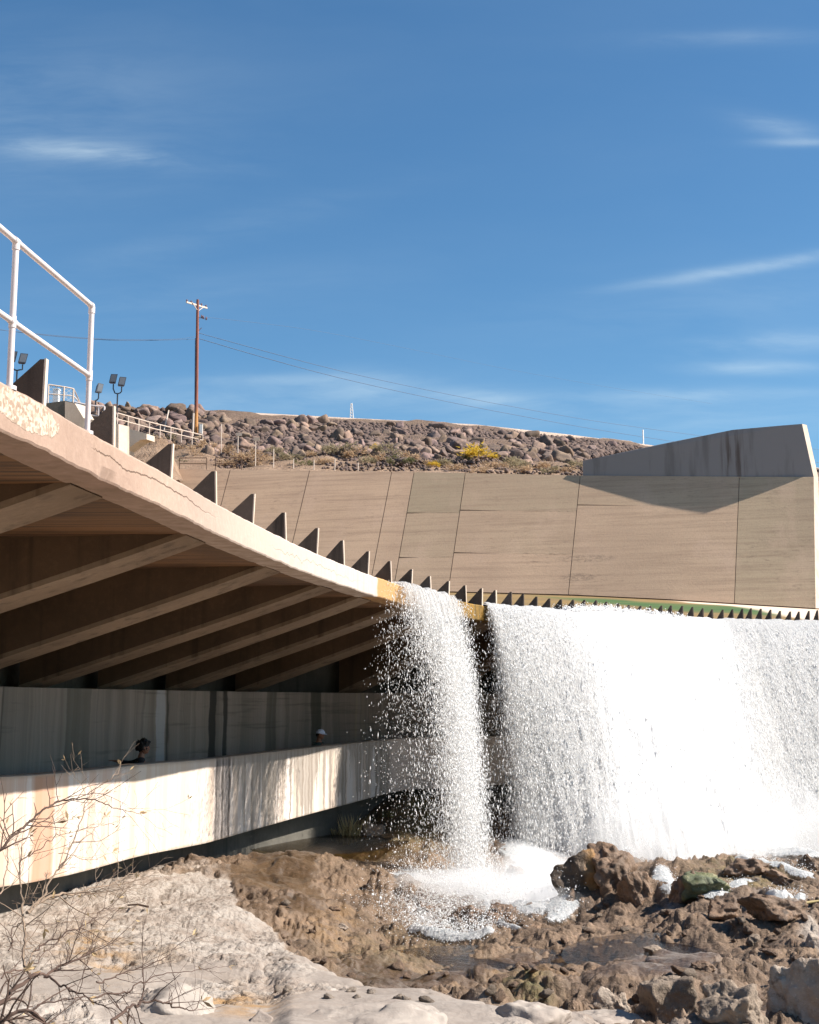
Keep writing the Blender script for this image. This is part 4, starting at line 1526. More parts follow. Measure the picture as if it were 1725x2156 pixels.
# ------------------------------------------------------------------ rock ground
gpts = [(-250, 2156, -1.62), (0, 2156, -1.72), (300, 2156, -1.78), (600, 2156, -1.84), (860, 2150, -1.92), (1100, 2150, -2.0), (1400, 2156, -2.1), (1725, 2156, -2.1), (1980, 2156, -2.1),
        (0, 2040, -2.25), (-200, 2040, -2.2), (0, 1940, -2.98), (230, 2040, -2.33), (250, 1928, -2.98), (300, 1906, -3.0), (440, 1866, -2.90), (540, 1848, -3.06), (600, 1826, -3.30),
        (690, 1775, -3.42), (760, 1792, -3.40), (790, 1745, -3.1), (830, 1702, -2.66), (900, 1688, -2.5), (960, 1688, -2.55), (1050, 1700, -2.8), (486, 1900, -2.72), (600, 1900, -2.95), (720, 1900, -3.25), (585, 1996, -2.52), (660, 2040, -2.38),
        (705, 2000, -2.72), (745, 2010, -3.0), (740, 1935, -3.12), (855, 2097, -2.22), (905, 2065, -2.82), (870, 2010, -2.95), (1000, 2098, -2.74), (1000, 2134, -2.05), (1180, 2140, -2.05), (1180, 2095, -2.55),
        (900, 1840, -3.5), (1000, 1900, -3.4), (880, 1920, -3.3), (950, 1990, -3.2), (1100, 1995, -3.08), (1060, 1915, -3.22), (1150, 1938, -3.4), (1100, 1850, -3.6), (1080, 1775, -3.85), (1200, 1795, -3.85),
        (1200, 1890, -3.38), (1300, 1905, -3.12), (1400, 1885, -3.38), (1400, 1815, -3.85), (1500, 1905, -3.3), (1550, 1855, -3.65), (1600, 1805, -3.9), (1725, 1800, -3.9), (1725, 1870, -3.55), (1700, 1950, -2.98),
        (1600, 2005, -2.78), (1450, 2015, -2.78), (1350, 1960, -2.95), (1300, 2050, -2.5), (1450, 2065, -2.5), (1650, 2045, -2.45), (1200, 2010, -2.9), (1550, 1960, -2.9)]
C = np.array([atz(*p) for p in gpts] + [(0, 46, -4), (10, 46, -4.3), (20, 46, -4.3), (30, 46, -4.3), (-10, 32, -3.3), (-14, 14, -2.4), (22, 30, -3.9), (16, 16, -2.6), (28, 20, -3), (-6, 4.5, -1.5), (6, 4, -1.6), (0, 2, -1.5),
                                          (12, 6, -1.9), (24, 8, -2), (-14, 2, -1.5), (6, 37, -4.0), (13, 38, -4.2), (2.5, 38, -2.9), (-3, 40, -2.8)])


def tps_fit(C, lam=.03):
    n = len(C)
    r2 = ((C[:, None, :2] - C[None, :, :2]) ** 2).sum(-1)
    K = .5 * r2 * np.log(r2 + 1e-9) + lam * np.eye(n)
    P = np.c_[np.ones(n), C[:, :2]]
    A = np.block([[K, P], [P.T, np.zeros((3, 3))]])
    return np.linalg.solve(A, np.r_[C[:, 2], 0, 0, 0])


TW = tps_fit(C)


def base_h(x, y):
    sh = x.shape
    x, y = x.ravel(), y.ravel()
    out = TW[-3] + TW[-2] * x + TW[-1] * y
    for i, c in enumerate(C):
        r2 = (x - c[0]) ** 2 + (y - c[1]) ** 2
        out = out + TW[i] * .5 * r2 * np.log(r2 + 1e-9)
    return out.reshape(sh)


def inside_line(px, py, line):
    """signed picture distance to a line y = f(x): positive below"""
    L = np.array(line)
    return py - np.interp(px, L[:, 0], L[:, 1])


# border of the pale dry bank: to the left of / below these picture points it is dry
bank_line = [(420, 1838), (486, 1850), (500, 1905), (568, 1932), (590, 1990), (660, 2040), (724, 2068), (860, 2097), (900, 2122), (1010, 2130), (1250, 2138), (1330, 2158), (1800, 2170)]
mounds = [  # column, row, radius x, radius y (m), height
    (620, 1865, 1.9, 2.6, .34), (700, 1935, .9, 1.4, .16), (905, 2045, .6, .8, .12), (1330, 1935, 1.8, 1.6, .34), (1240, 1975, 1.0, 1.0, .2), (1590, 1950, 1.5, 1.2, .22), (1680, 1985, 1.1, 1.6, .36),
    (1090, 2040, .8, .9, .14), (1060, 1910, .7, .8, .22), (975, 1900, .45, .5, .2), (1480, 1905, 1.3, 1.1, .2), (1560, 1830, 1.9, 1.4, .45), (1160, 2060, .7, .6, .1), (830, 1700, 1.4, 2.2, .3),
    (760, 1755, .9, 1.2, .28), (665, 1800, 1.0, 1.6, .22)]
mounds = [(atz(x, y, np.interp(y, [1690, 1790, 1900, 2000, 2150], [-3.2, -3.7, -3.3, -2.9, -2.0]))[:2], rx, ry, h) for x, y, rx, ry, h in mounds]
pool_defs = [  # column, row, level depth, radius x, radius y
    ('pool', 1450, 2012, .95, 1.1), ('stream', 1010, 2008, .9, .8), ('pond', 690, 1770, 1.5, 3.2), ('pool', 1530, 1890, .9, 1.2)]


def masks(X, Y, Z):
    px, py = project(np.stack([X, Y, Z], -1))
    wob = 9 * fbm(X * 1.3, Y * 1.3, None, 4, 31) + 5 * fbm(X * 5, Y * 5, None, 3, 32)
    d = inside_line(px, py, bank_line) + wob
    dry = sstep(d, -7, 9)
    dry = np.maximum(dry, sstep(px, 470, 430) * sstep(py + wob, 1836, 1850))
    # pale tops of the boulders' ridge on the right
    r = inside_line(px, py, [(1560, 1900), (1640, 1930), (1725, 1985)])
    ridge = sstep(np.abs(r - 12) + wob, 26, 6) * sstep(px, 1575, 1620) * .75
    return px, py, np.clip(1 - np.maximum(dry, ridge), 0, 1), d


POOLZ = {}


def gloss_mask(X, Y):
    px, py = project(np.stack([X, Y, np.interp(Y, [7, 12, 20, 34], [-2.0, -2.5, -3.2, -3.8])], -1))
    bl = lambda x, y, rx, ry: np.exp(-((px - x) / rx) ** 2 - ((py - y) / ry) ** 2)
    g_ = bl(610, 1880, 110, 60) + bl(700, 1790, 170, 50) + bl(1000, 2030, 230, 45) + bl(780, 2060, 120, 60) * .8 + bl(1430, 2020, 110, 45) + bl(900, 1870, 120, 60) * .5
    return sstep(g_ + .45 * fbm(X * .8 + 4, Y * .6, None, 4, 61), .28, .75)


def ground_h(X, Y, detail=True):
    Z = base_h(X, Y)
    wx = X + .35 * fbm(X * .8, Y * .8, None, 3, 5); wy = Y + .35 * fbm(X * .8 + 9, Y * .8, None, 3, 6)
    for c, rx, ry, h in mounds:
        q = ((wx - c[0]) / rx) ** 2 + ((wy - c[1]) / ry) ** 2
        Z = Z + h * np.exp(-q * 1.4)
    carve = 0
    for nme, x, y, rx, ry in pool_defs:
        c = atz(x, y, np.interp(y, [1770, 1890, 2012], [-3.42, -3.3, -2.82]))[:2]
        q = ((wx - c[0]) / rx) ** 2 + ((wy - c[1]) / ry) ** 2
        carve = np.maximum(carve, np.exp(-q ** 1.5 * 1.6))
    if not detail:
        return Z
    px, py, wet, d = masks(X, Y, Z)
    Z = Z - carve * .14
    amp = .55 + .45 * wet
    calm = 1 - .8 * carve
    slab = sstep(fbm(X * .9 + 3, Y * .7, None, 3, 44), .05, .35) * (1 - wet) * sstep(py, 1985, 2060)
    gl = gloss_mask(X, Y)
    rough = calm * (1 - .85 * slab) * (1 - .72 * gl * wet) * (1 + .5 * wet * sstep(fbm(X * .45, Y * .45, None, 2, 91), 0, .5))
    lump = fbm(X * .75, Y * .75, None, 4, 12, .55)
    Z = Z + amp * .10 * lump * calm
    rid = -fbm(X * 1.7, Y * 1.5, None, 5, 13, .52, ridged=True)
    Z = Z + amp * .045 * rid * rough + wet * rough * (.03 * fbm(X * 2.6, Y * 2.2, None, 5, 23, .55) - .016 * fbm(X * 5.5, Y * 5, None, 4, 24, .55, ridged=True))
    f1, f2, cid = worley(wx * .8 + .25 * lump, wy * .55, 3)
    Z = Z + wet * calm * (.11 * (cid - .5) * sstep(f2 - f1, .0, .14) - .03 * sstep(f2 - f1, .07, 0))
    f1, f2, cid = worley(wx * 3.4 + 2, wy * 3.0, 8)
    Z = Z + rough * ((.03 + .008 * wet) * (cid - .45) * sstep(f2 - f1, .02, .28) - .022 * sstep(f2 - f1, .10, 0))
    Z = Z + rough * .016 * fbm(X * 7, Y * 7, None, 4, 15, .62)
    # ledge at the rim of the dry bank above the stream
    Z = Z + .06 * sstep(d, -3, 5) * sstep(px, 560, 620) * (1 - wet) * sstep(px, 1300, 1100)
    return Z


ny = 640
Yr = 3.0 * (46.0 / 3.0) ** (np.linspace(0, 1, ny))
ar = np.r_[np.linspace(-1.5, -.40, 40, endpoint=False), np.linspace(-.40, .40, 760, endpoint=False), np.linspace(.40, 1.5, 40)]
AA, YY = np.meshgrid(ar, Yr, indexing='ij')
GX, GY = AA * YY, YY.copy()
GZ = ground_h(GX, GY)
px, py, wet, dd = masks(GX, GY, base_h(GX, GY))
slab = sstep(fbm(GX * .9 + 3, GY * .7, None, 3, 44), .05, .35) * (1 - wet) * sstep(py, 1985, 2060)
blob = lambda x, y, rx, ry: np.exp(-((px - x) / rx) ** 2 - ((py - y) / ry) ** 2)
ochre = np.clip(blob(195, 1985, 70, 36) + blob(480, 2105, 70, 34) + blob(250, 2030, 40, 30) * .7 + blob(560, 2125, 60, 20) * .7 + blob(700, 1950, 60, 50) * .5 + blob(350, 2010, 40, 20) * .4 + blob(1040, 2060, 160, 40) * .5, 0, 1)
ochre = np.maximum(ochre, wet * .10 * sstep(px, 1250, 800))
algae = np.clip(blob(740, 1765, 110, 40) + blob(900, 1700, 90, 60) + blob(1560, 1860, 90, 30) * .7 + blob(1110, 2105, 50, 22) + blob(640, 1800, 60, 25) * .6 + blob(850, 2010, 160, 60) * .3, 0, 1) * np.maximum(wet, .3)
g = mesh('rock_ground', np.stack([GX, GY, GZ], -1).reshape(-1, 3), grid_faces(len(ar), ny), M['ground'], None, True,
         {'wet': wet.ravel(), 'ochre': ochre.ravel(), 'algae': algae.ravel(), 'slab': slab.ravel(), 'gloss': gloss_mask(GX, GY).ravel()})
tag(g, 'uneven rocky river bed, pale and dry at the left and wet brown at the right', None, None, 'structure')


def gheight(x, y):
    return float(ground_h(np.array([[float(x)]]), np.array([[float(y)]]))[0, 0])


_YS = 3.5 * (44 / 3.5) ** np.linspace(0, 1, 500)


def hit(x, y):
    """where the picture ray first meets the ground"""
    a, b = ray(x, y)
    z = ground_h((a * _YS)[None, :], _YS[None, :])[0]
    under = b * _YS <= z
    i = int(np.argmax(under)) if under.any() else len(_YS) - 1
    Y = _YS[i]
    return np.array((a * Y, Y, z[i]))


# boulders: column, row of the middle, width px, height px, kind, squash, label
boulder_list = [
    (1219, 1838, 108, 112, 'boulder_ochre', .95, 'blocky dark boulder with an ochre right face beside the cascade'),
    (1296, 1818, 104, 122, 'boulder_brown', 1.1, 'tall craggy brown boulder standing at the edge of the foam'),
    (1352, 1868, 70, 84, 'boulder_brown', .8, 'brown boulder left of the small white chute'),
    (1212, 1783, 96, 44, 'boulder_brown', .5, 'low brown rock half veiled by spray above the ochre-faced boulder'),
    (1452, 1868, 66, 76, 'boulder_brown', .95, 'brown boulder right of the small white chute'),
    (1497, 1850, 92, 66, 'boulder_green', .7, 'rounded boulder coated in green algae with water running round it'),
    (1405, 1791, 42, 20, 'boulder_brown', .6, 'small dark rock alone at the waterline of the foam'),
    (1575, 1822, 110, 46, 'boulder_brown', .5, 'long dark rock ridge at the edge of the foam'),
    (1646, 1850, 70, 34, 'boulder_brown', .5, 'dark wedge of rock below the long rock ridge'),
    (1655, 1776, 56, 38, 'boulder_brown', .75, 'isolated brown rock out in the white foam at the right'),
    (1712, 1812, 50, 44, 'boulder_brown', .7, 'brown rock cut by the right edge of the picture in the foam'),
    (1530, 1902, 96, 54, 'boulder_brown', .6, 'mossy brown rock below the algae-coated boulder'),
    (1650, 1905, 110, 56, 'boulder_brown', .55, 'broad dark rock under the rightmost runnel'),
    (986, 1932, 70, 60, 'boulder_brown', .7, 'rough rock in the middle of the splash pool'),
    (1060, 1925, 66, 50, 'boulder_brown', .7, 'brown rock right of the splash-pool rock with water round it'),
    (1086, 1835, 56, 50, 'boulder_brown', .8, 'wet rock showing through the cascade'),
    (1196, 1928, 44, 20, 'boulder_grey', .5, 'small pinkish flat stone at the foot of the cascade'),
    (896, 1905, 34, 26, 'boulder_brown', .6, 'small dark stone in the spray left of the splash pool'),
    (1292, 2104, 74, 62, 'boulder_pale', .95, 'pale knobbly boulder beside the big grey one in the front row'),
    (1408, 2106, 128, 118, 'boulder_grey', .85, 'big grey-brown pyramid-shaped boulder in the front row'),
    (1560, 2122, 150, 92, 'boulder_grey', .7, 'wide brown-grey boulder in the middle of the front row'),
    (1698, 2106, 128, 124, 'boulder_pale', .85, 'large pale rounded boulder in the bottom right corner'),
    (1120, 2128, 122, 44, 'slab', .35, 'flat pale slab of rock at the bottom below the brown stream bank'),
    (1268, 2150, 130, 44, 'slab', .4, 'smooth pale slab in front of the knobbly pale boulder'),
    (360, 2086, 178, 92, 'slab', .45, 'smooth rounded grey-pink slab half buried in the bank behind the twigs'),
    (545, 2143, 60, 40, 'slab', .4, 'small smooth grey slab at the bottom edge of the bank'),
    (780, 2140, 210, 44, 'slab', .3, 'broad flat grey slab along the bottom edge'),
    (1716, 1990, 40, 46, 'boulder_pale', .9, 'pinkish boulder at the right edge above the front row'),
    (1480, 2036, 46, 24, 'boulder_brown', .6, 'low brown stone at the near rim of the still pool'),
    (1375, 2002, 40, 16, 'boulder_grey', .5, 'thin grey stone at the left rim of the still pool'),
    (790, 1745, 60, 40, 'boulder_grey', .7, 'grey rough rock beside the reed tuft'),
    (722, 1950, 24, 14, 'boulder_pale', .7, 'small pinkish stone on the brown slope left of the stream'),
    (1100, 2030, 30, 18, 'boulder_brown', .7, 'small brown stone on the bank right of the dark stream'),
    (1255, 2010, 34, 24, 'boulder_brown', .7, 'brown stone on the ridge above the knobbly pale boulder'),
    (1590, 1985, 30, 18, 'boulder_grey', .7, 'small grey stone at the right rim of the still pool'),
    (350, 1902, 16, 10, 'boulder_pale', .7, 'small pale stone by the dark footing under the parapet'),
]
for i, (x, y, w, h, kd, sq, lab) in enumerate(boulder_list):
    Pf = hit(x, min(y + h * .42, 2154))
    s = w / 2 * 1.15 * Pf[1] / FPX
    V, F = rock_verts(907 if 'knobbly' in lab and 'pale' in lab and 'slab' not in lab else 541 + i * 5, 5 if w > 45 else 4, .17 if kd not in ('slab',) else .05, 5 if kd != 'slab' else 7, 1.0, (.62, .95), kd != 'slab')
    hh_ = (h * (.60 if y < 2060 else .78)) * Pf[1] / FPX
    V = V * np.array((s, s * .85, hh_ if kd != 'slab' else max(hh_ * .6, .08)))
    n3 = fbm(V[:, 0] * 3.2 / max(s, .3) * .5, V[:, 1] * 2.2, V[:, 2] * 2.6, 5, 60 + i, .6, ridged=True)
    V *= (1 + (.055 if kd != 'slab' else .012) * n3)[:, None]
    V += .02 * np.stack([fbm(V[:, 0] * 7 + q * 9, V[:, 1] * 7, V[:, 2] * 7, 4, 80 + i) for q in range(3)], 1) * (s > .15)
    V += Pf + np.array((0, s * .45, hh_ * .12 - (.05 if kd == 'slab' else 0)))
    o = mesh('boulder' if kd != 'slab' else 'rock_slab', V, F, M[kd], None, True, None, origin=Pf + np.array((0, s * .45, 0)))
    tag(o, lab, 'rock')

# loose stones
rg = np.random.RandomState(77)
stone = [rock_verts(700 + i, 3, .2, 10, .7) for i in range(6)]
st_obj = {}
for i in range(100):
    for _ in range(30):
        x, y = rg.uniform(560, 1725), rg.uniform(1840, 2120)
        if y > 1850 + (0 if x > 1150 else 40) and not (1340 < x < 1520 and 1985 < y < 2050) and not (900 < x < 1130 and 1960 < y < 2040):
            break
    P = hit(x, y)
    dry_ = inside_line(x, y, bank_line) > 0
    kd = rg.randint(6), ('boulder_pale' if dry_ else ('boulder_brown' if rg.rand() < .75 else 'boulder_grey'))
    if kd not in st_obj:
        st_obj[kd] = o = mesh('loose_stone', stone[kd[0]][0], stone[kd[0]][1], M[kd[1]], None, True)
    else:
        o = st_obj[kd].copy(); COL.objects.link(o)
    o.name = 'loose_stone'
    s = rg.gamma(2.0, 1.7) * P[1] / FPX + .03
    o.location = [float(c) for c in P + np.array((0, 0, s * .1))]
    o.scale = [float(s * k) for k in rg.uniform(.8, 1.3, 3)]
    o.rotation_euler = (rg.uniform(-.4, .4), rg.uniform(-.4, .4), rg.uniform(0, 6.28))
    tag(o, {'boulder_pale': 'small pale stone lying loose on the dry bank', 'boulder_brown': 'small wet brown stone lying loose on the river bed',
            'boulder_grey': 'small grey stone lying loose on the river bed'}[kd[1]], 'stone', {'boulder_pale': 'loose pale stones', 'boulder_brown': 'loose brown stones', 'boulder_grey': 'loose grey stones'}[kd[1]])

# ------------------------------------------------------------------ still and running water
for i, (nme, x, y, rx, ry) in enumerate(pool_defs):
    z0 = np.interp(y, [1770, 1890, 2012], [-3.42, -3.3, -2.82])
    c = atz(x, y, z0)
    th = np.linspace(0, 2 * np.pi, 40, endpoint=False)
    ring = [c[0] + 1.5 * rx * np.cos(th), c[1] + 1.5 * ry * np.sin(th)]
    zc = [gheight(c[0] + rx * .45 * math.cos(t), c[1] + ry * .45 * math.sin(t)) for t in np.linspace(0, 6.28, 16)] + [gheight(c[0], c[1])]
    lev = float(np.percentile(zc, 55)) + .015
    V = [(c[0], c[1], lev)] + [(a, b, lev) for a, b in zip(*ring)]
    o = mesh(nme + '_water', np.array(V), [(0, 1 + k, 1 + (k + 1) % 40) for k in range(40)], M['pool'], None, False)
    tag(o, ('dark shallow water running below the splash pool', 'still grey pool among the brown rocks', 'murky green pond beside the footing', 'thin film of water between the right-hand rocks')[{'stream': 0, 'pond': 2}.get(nme, 1 if i == 0 else 3)], None, None, 'structure')


# ---- foam ribbons lying on the ground
def ribbon(name, pts, lab, lift=.04, lump=.06, nl=120, nw=26):
    P = np.array([(*hit(x, y), w) for x, y, w in pts])
    P[:, 3] *= 1.2 * P[:, 1] / FPX
    Q = resample(P, nl, 8)
    t = np.gradient(Q[:, :2], axis=0); t /= np.linalg.norm(t, axis=1)[:, None] + 1e-9
    # width measured across the view so the ribbon keeps its seen breadth
    N = np.stack([t[:, 1], -t[:, 0]], 1)
    u = np.linspace(-1, 1, nw)
    X = Q[:, None, 0] + N[:, None, 0] * u * Q[:, None, 3] * (1 + .35 * vnoise(Q[:, 0] * 3, Q[:, 1] * 3)[:, None])
    Y = Q[:, None, 1] + N[:, None, 1] * u * Q[:, None, 3] * 2.0 * (1 + .3 * vnoise(Q[:, 0] * 3 + 9, Q[:, 1] * 3)[:, None])
    Z = ground_h(X, Y)
    Zs = Z.copy()
    for _ in range(36):
        Zs[1:-1] = .25 * Zs[:-2] + .5 * Zs[1:-1] + .25 * Zs[2:]
        Zs[:, 1:-1] = .25 * Zs[:, :-2] + .5 * Zs[:, 1:-1] + .25 * Zs[:, 2:]
    e = (1 - np.abs(u)[None, :] ** 1.6) * np.minimum(1, np.minimum(np.arange(nl), np.arange(nl)[::-1]) / 9.0)[:, None]
    Z = np.maximum(Zs, Z - .10) + lift * 1.5 * (.25 + e) + lump * .22 * e * np.abs(fbm(X * 6, Y * 6, None, 4, 71))
    o = mesh(name, np.stack([X, Y, Z], -1).reshape(-1, 3), grid_faces(nl, nw), M['foam'], None, True, {'edge': e.ravel()})
    tag(o, lab, None, None, 'structure')
    return np.stack([X, Y, Z], -1), e


foams = []
foams.append(ribbon('cascade_water', [(1085, 1765, 40), (1120, 1810, 46), (1150, 1855, 44), (1180, 1900, 40), (1185, 1932, 26), (1150, 1952, 14)], 'white cascade sliding from the main fall down past the ochre-faced boulder', .05, .10))
foams.append(ribbon('splash_water', [(815, 1838, 10), (880, 1852, 18), (950, 1868, 26), (1020, 1884, 30), (1090, 1904, 30), (1170, 1922, 24)], 'white band of churned water under the left fall', .05, .09))
foams.append(ribbon('foam_water', [(862, 1955, 8), (905, 1974, 16), (960, 1982, 18), (1005, 1978, 15), (1045, 1966, 7)], 'white foam at the lip of the splash pool', .05, .09))
foams.append(ribbon('runnel_water', [(1015, 1890, 7), (1030, 1925, 8), (1055, 1952, 8), (1100, 1962, 6)], 'thin white runnel between the splash-pool rocks', .03, .05))
foams.append(ribbon('base_foam_water', [(1130, 1762, 26), (1240, 1762, 34), (1350, 1776, 40), (1480, 1790, 40), (1600, 1796, 40), (1760, 1812, 44)], 'broad bank of white foam at the foot of the main fall', .12, .25, 200, 40))
foams.append(ribbon('chute_water', [(1392, 1822, 16), (1396, 1850, 18), (1406, 1878, 20), (1425, 1896, 16)], 'small white chute between two brown boulders', .05, .07))
foams.append(ribbon('trickle_water', [(1262, 1826, 9), (1276, 1846, 11), (1290, 1872, 9)], 'little white trickle behind the ochre-faced boulder', .04, .05))
foams.append(ribbon('side_runnel_water', [(1590, 1852, 14), (1556, 1866, 14), (1525, 1884, 13), (1490, 1896, 11), (1455, 1888, 10)], 'white runnel curving left below the algae-coated boulder', .04, .06))
foams.append(ribbon('edge_foam_water', [(1560, 1806, 14), (1625, 1822, 17), (1680, 1842, 16), (1745, 1856, 16)], 'white tongue of foam below the isolated brown rock', .06, .1))
foams.append(ribbon('thin_runnel_water', [(1610, 1900, 6), (1650, 1896, 7), (1690, 1886, 7)], 'thin white runnel among the dark rocks at the right', .04, .04))


# ------------------------------------------------------------------ the waterfall
GRAV = 9.8


def flow_dir(xpx):
    """plan direction and speed with which the water leaves the lip seen at column xpx"""
    ang = np.interp(xpx, [820, 960, 1015, 1100, 1250, 1500, 1800], [.24, .22, .60, .30, .10, .12, .16])
    sp = np.interp(xpx, [820, 900, 960, 1015, 1050, 1150, 1300, 1420, 1500, 1560, 1800], [1.5, 2.1, 1.9, 1.0, 1.3, 2.4, 3.3, 3.3, 3.0, 2.5, 2.3])
    return np.stack([np.sin(ang), -np.cos(ang)], -1), sp


I_ = np.arange(len(LP))


def lip_xy(k):
    return np.stack([np.interp(k, I_, LP[:, 0]), np.interp(k, I_, LP[:, 1])], -1)


def lip_n(k):
    n = np.stack([np.interp(k, I_, LN[:, 0]), np.interp(k, I_, LN[:, 1])], -1)
    return n / np.linalg.norm(n, axis=-1)[..., None]


def column_of(k):
    return np.interp(k, I_[KVIS:], np.minimum(LX[KVIS:], 3000))


def sheet(name, k0, k1, ns, nt, dens, depth, z_end, speed=1.0, seed=1.0, rough=.10, up=1.3, parent=None, lab=None, push=0.0):
    ks = np.linspace(k0, k1, ns)
    P = lip_xy(ks); N = lip_n(ks)
    col = column_of(ks)
    D, S = flow_dir(col)
    S = S * speed
    dep = depth(col)
    nu = 14
    tend = np.sqrt(2 * (LIPZ + dep - z_end) / GRAV)
    tt = np.concatenate([np.linspace(-1, 0, nu, endpoint=False), np.linspace(0, 1, nt) ** .85])
    X = np.zeros((ns, len(tt))); Y = X.copy(); Z = X.copy(); Fd = X.copy()
    for j, t in enumerate(tt):
        if t < 0:
            q = -t * up
            X[:, j] = P[:, 0] - N[:, 0] * q + N[:, 0] * .02; Y[:, j] = P[:, 1] - N[:, 1] * q + N[:, 1] * .02
            Z[:, j] = LIPZ + dep + .02
            Fd[:, j] = -q * .3
        else:
            T = t * tend
            X[:, j] = P[:, 0] + N[:, 0] * (.02 + push * min(1, t * 3)) + D[:, 0] * S * T
            Y[:, j] = P[:, 1] + N[:, 1] * (.02 + push * min(1, t * 3)) + D[:, 1] * S * T
            Z[:, j] = LIPZ + dep + .02 - .5 * GRAV * T * T
            Fd[:, j] = .5 * GRAV * T * T
    s = np.interp(ks, I_, LS)[:, None] + 0 * X
    w = np.clip(np.abs(Fd) / .8, .12, 1)
    nz = fbm(s * 2.1 + seed, Fd * .55, None, 4, int(seed * 10) + 3, .6) + .5 * fbm(s * 7 + seed, Fd * 2.2, None, 3, int(seed * 10) + 4)
    X += D[:, 0:1] * nz * rough * .45 * w; Y += D[:, 1:2] * nz * rough * .45 * w
    X += .05 * w * fbm(s * 3, Fd * 1.1 + seed, None, 3, 19)
    Z += .03 * nz * (Fd <= .05)
    q = dens(col[:, None] + 0 * X, Fd)
    o = mesh(name, np.stack([X, Y, Z], -1).reshape(-1, 3), grid_faces(ns, len(tt)), M['fall'], parent, True,
             {'s': s.ravel(), 'fall': Fd.ravel(), 'dens': q.ravel(), 'seed': np.full(X.size, seed * 3.7)})
    if lab:
        tag(o, lab, None, None, 'structure')
    return o


kL0, kL1 = lip_at(836), lip_at(962)
kM0, kM1 = lip_at(1019), 400.0


def left_core(col, fd):
    """how near the lip column lies to the thick strand, which leans to the right as it falls"""
    c = np.interp(fd, [0, .8, 2.0, 6.0], [900, 912, 930, 938])
    w = np.interp(fd, [0, .8, 2.0, 6.0], [62, 50, 35, 34])
    return np.exp(-(np.abs(col - c) / w) ** 2.2)


def dens_left(col, fd):
    e = sstep(col, 834, 846) * sstep(col, 963, 950)
    k = left_core(col, fd)
    fade = np.interp(fd, [0, .8, 2.4, 4.5, 6.0], [.06, .02, -.03, -.06, -.09])
    return (.29 + .25 * k + fade) * e + (e - 1) * .3


def dens_main(col, fd):
    a = np.interp(col, [1016, 1028, 1060, 1120, 1190, 1250, 1440, 1490, 1530, 1800], [.30, .54, .62, .70, .80, 1.0, 1.0, .84, .69, .69])
    fade = np.interp(fd, [0, .6, 2.0, 4.0, 6.2], [.06, .04, 0, .0, .08])
    thin = -.10 * sstep(col, 1150, 1040) * sstep(fd, 1.0, 3.0)
    return a + fade + thin


dl = lambda c: .05 + 0 * c
dm = lambda c: np.interp(c, [1018, 1060, 1150, 1195, 1235, 1350, 1400, 1470, 1800], [.03, .05, .08, .10, .20, .20, .11, .09, .08]) + .03 * np.sin(c * .11) * sstep(c, 1180, 1230) * sstep(c, 1420, 1380)
lf = sheet('left_waterfall', kL0, kL1, 220, 150, dens_left, dl, -3.75, 1.0, 1.0, .10, .8, None, 'narrow white waterfall pouring off the end of the dry lip, left of the mossy gap')
sheet('left_waterfall', kL0 + .2, kL1, 200, 130, lambda c, f: dens_left(c, f) - .05, dl, -3.7, 1.18, 2.3, .14, .1, lf)
mf = sheet('main_waterfall', kM0, kM1, 520, 170, dens_main, dm, -4.1, 1.0, 4.2, .08, 1.6, None, 'broad thick white waterfall covering the lip from the mossy gap to the right edge')
sheet('main_waterfall', kM0 + .3, kM1, 460, 140, lambda c, f: dens_main(c, f) - .04, dm, -4.1, 1.2, 5.4, .10, .1, mf)
sheet('main_waterfall', kM0, kM1, 420, 120, lambda c, f: dens_main(c, f) - .02, dm, -4.1, .75, 6.6, .08, .1, mf)


# ---- flying drops
def drops(name, P, Vd, size, length, parent=None, lab=None, seed=0):
    rg = np.random.RandomState(seed)
    n = len(P)
    d = Vd / (np.linalg.norm(Vd, axis=1)[:, None] + 1e-9)
    r = rg.normal(size=(n, 3))
    u = np.cross(d, r); u /= np.linalg.norm(u, axis=1)[:, None] + 1e-9
    w = np.cross(d, u)
    s = size[:, None]
    V = np.stack([P - d * length[:, None], P + d * length[:, None], P + u * s, P - u * s * .6 + w * s * .9, P - u * s * .6 - w * s * .9], 1).reshape(-1, 3)
    t = np.array([(0, 2, 3), (0, 3, 4), (0, 4, 2), (1, 3, 2), (1, 4, 3), (1, 2, 4)])
    F = (np.arange(n)[:, None, None] * 5 + t[None]).reshape(-1, 3)
    o = mesh(name, V, F, M['drop'], parent, False)
    tag(o, lab, None, None, 'stuff')
    return o


def fall_drops(n, k0, k1, weight, spread, size, z_end, dep, seed, tmin=0.05, speed=(.75, 1.25), bias=1.0, side=0.0):
    rg = np.random.RandomState(seed)
    k = rg.uniform(k0, k1, n * 3)
    col = column_of(k)
    tend = math.sqrt(2 * (LIPZ + .1 - z_end) / GRAV)
    T = rg.uniform(tmin, 1, n * 3) ** bias * tend
    fd = .5 * GRAV * T * T
    keep = rg.rand(n * 3) < weight(col, fd)
    k, col, T, fd = k[keep][:n], col[keep][:n], T[keep][:n], fd[keep][:n]
    m = len(k)
    P = lip_xy(k); N = lip_n(k)
    D, S = flow_dir(col)
    S = S * rg.uniform(*speed, m)
    v0 = np.c_[D * S[:, None], np.zeros(m)] + rg.normal(size=(m, 3)) * spread * np.array((1, 1, .6))
    v0[:, 0] -= side * rg.rand(m) * sstep(col, 960, 840)
    p0 = np.c_[P + N * .05, np.full(m, LIPZ) + dep(col) * rg.rand(m)]
    Q = p0 + v0 * T[:, None]; Q[:, 2] -= fd
    v = v0.copy(); v[:, 2] -= GRAV * T
    s = size * np.exp(rg.normal(0, .55, m))
    s = np.minimum(s, size * 3.2)
    ln = s * rg.uniform(1.6, 6.5, m)
    return Q, v, s, ln


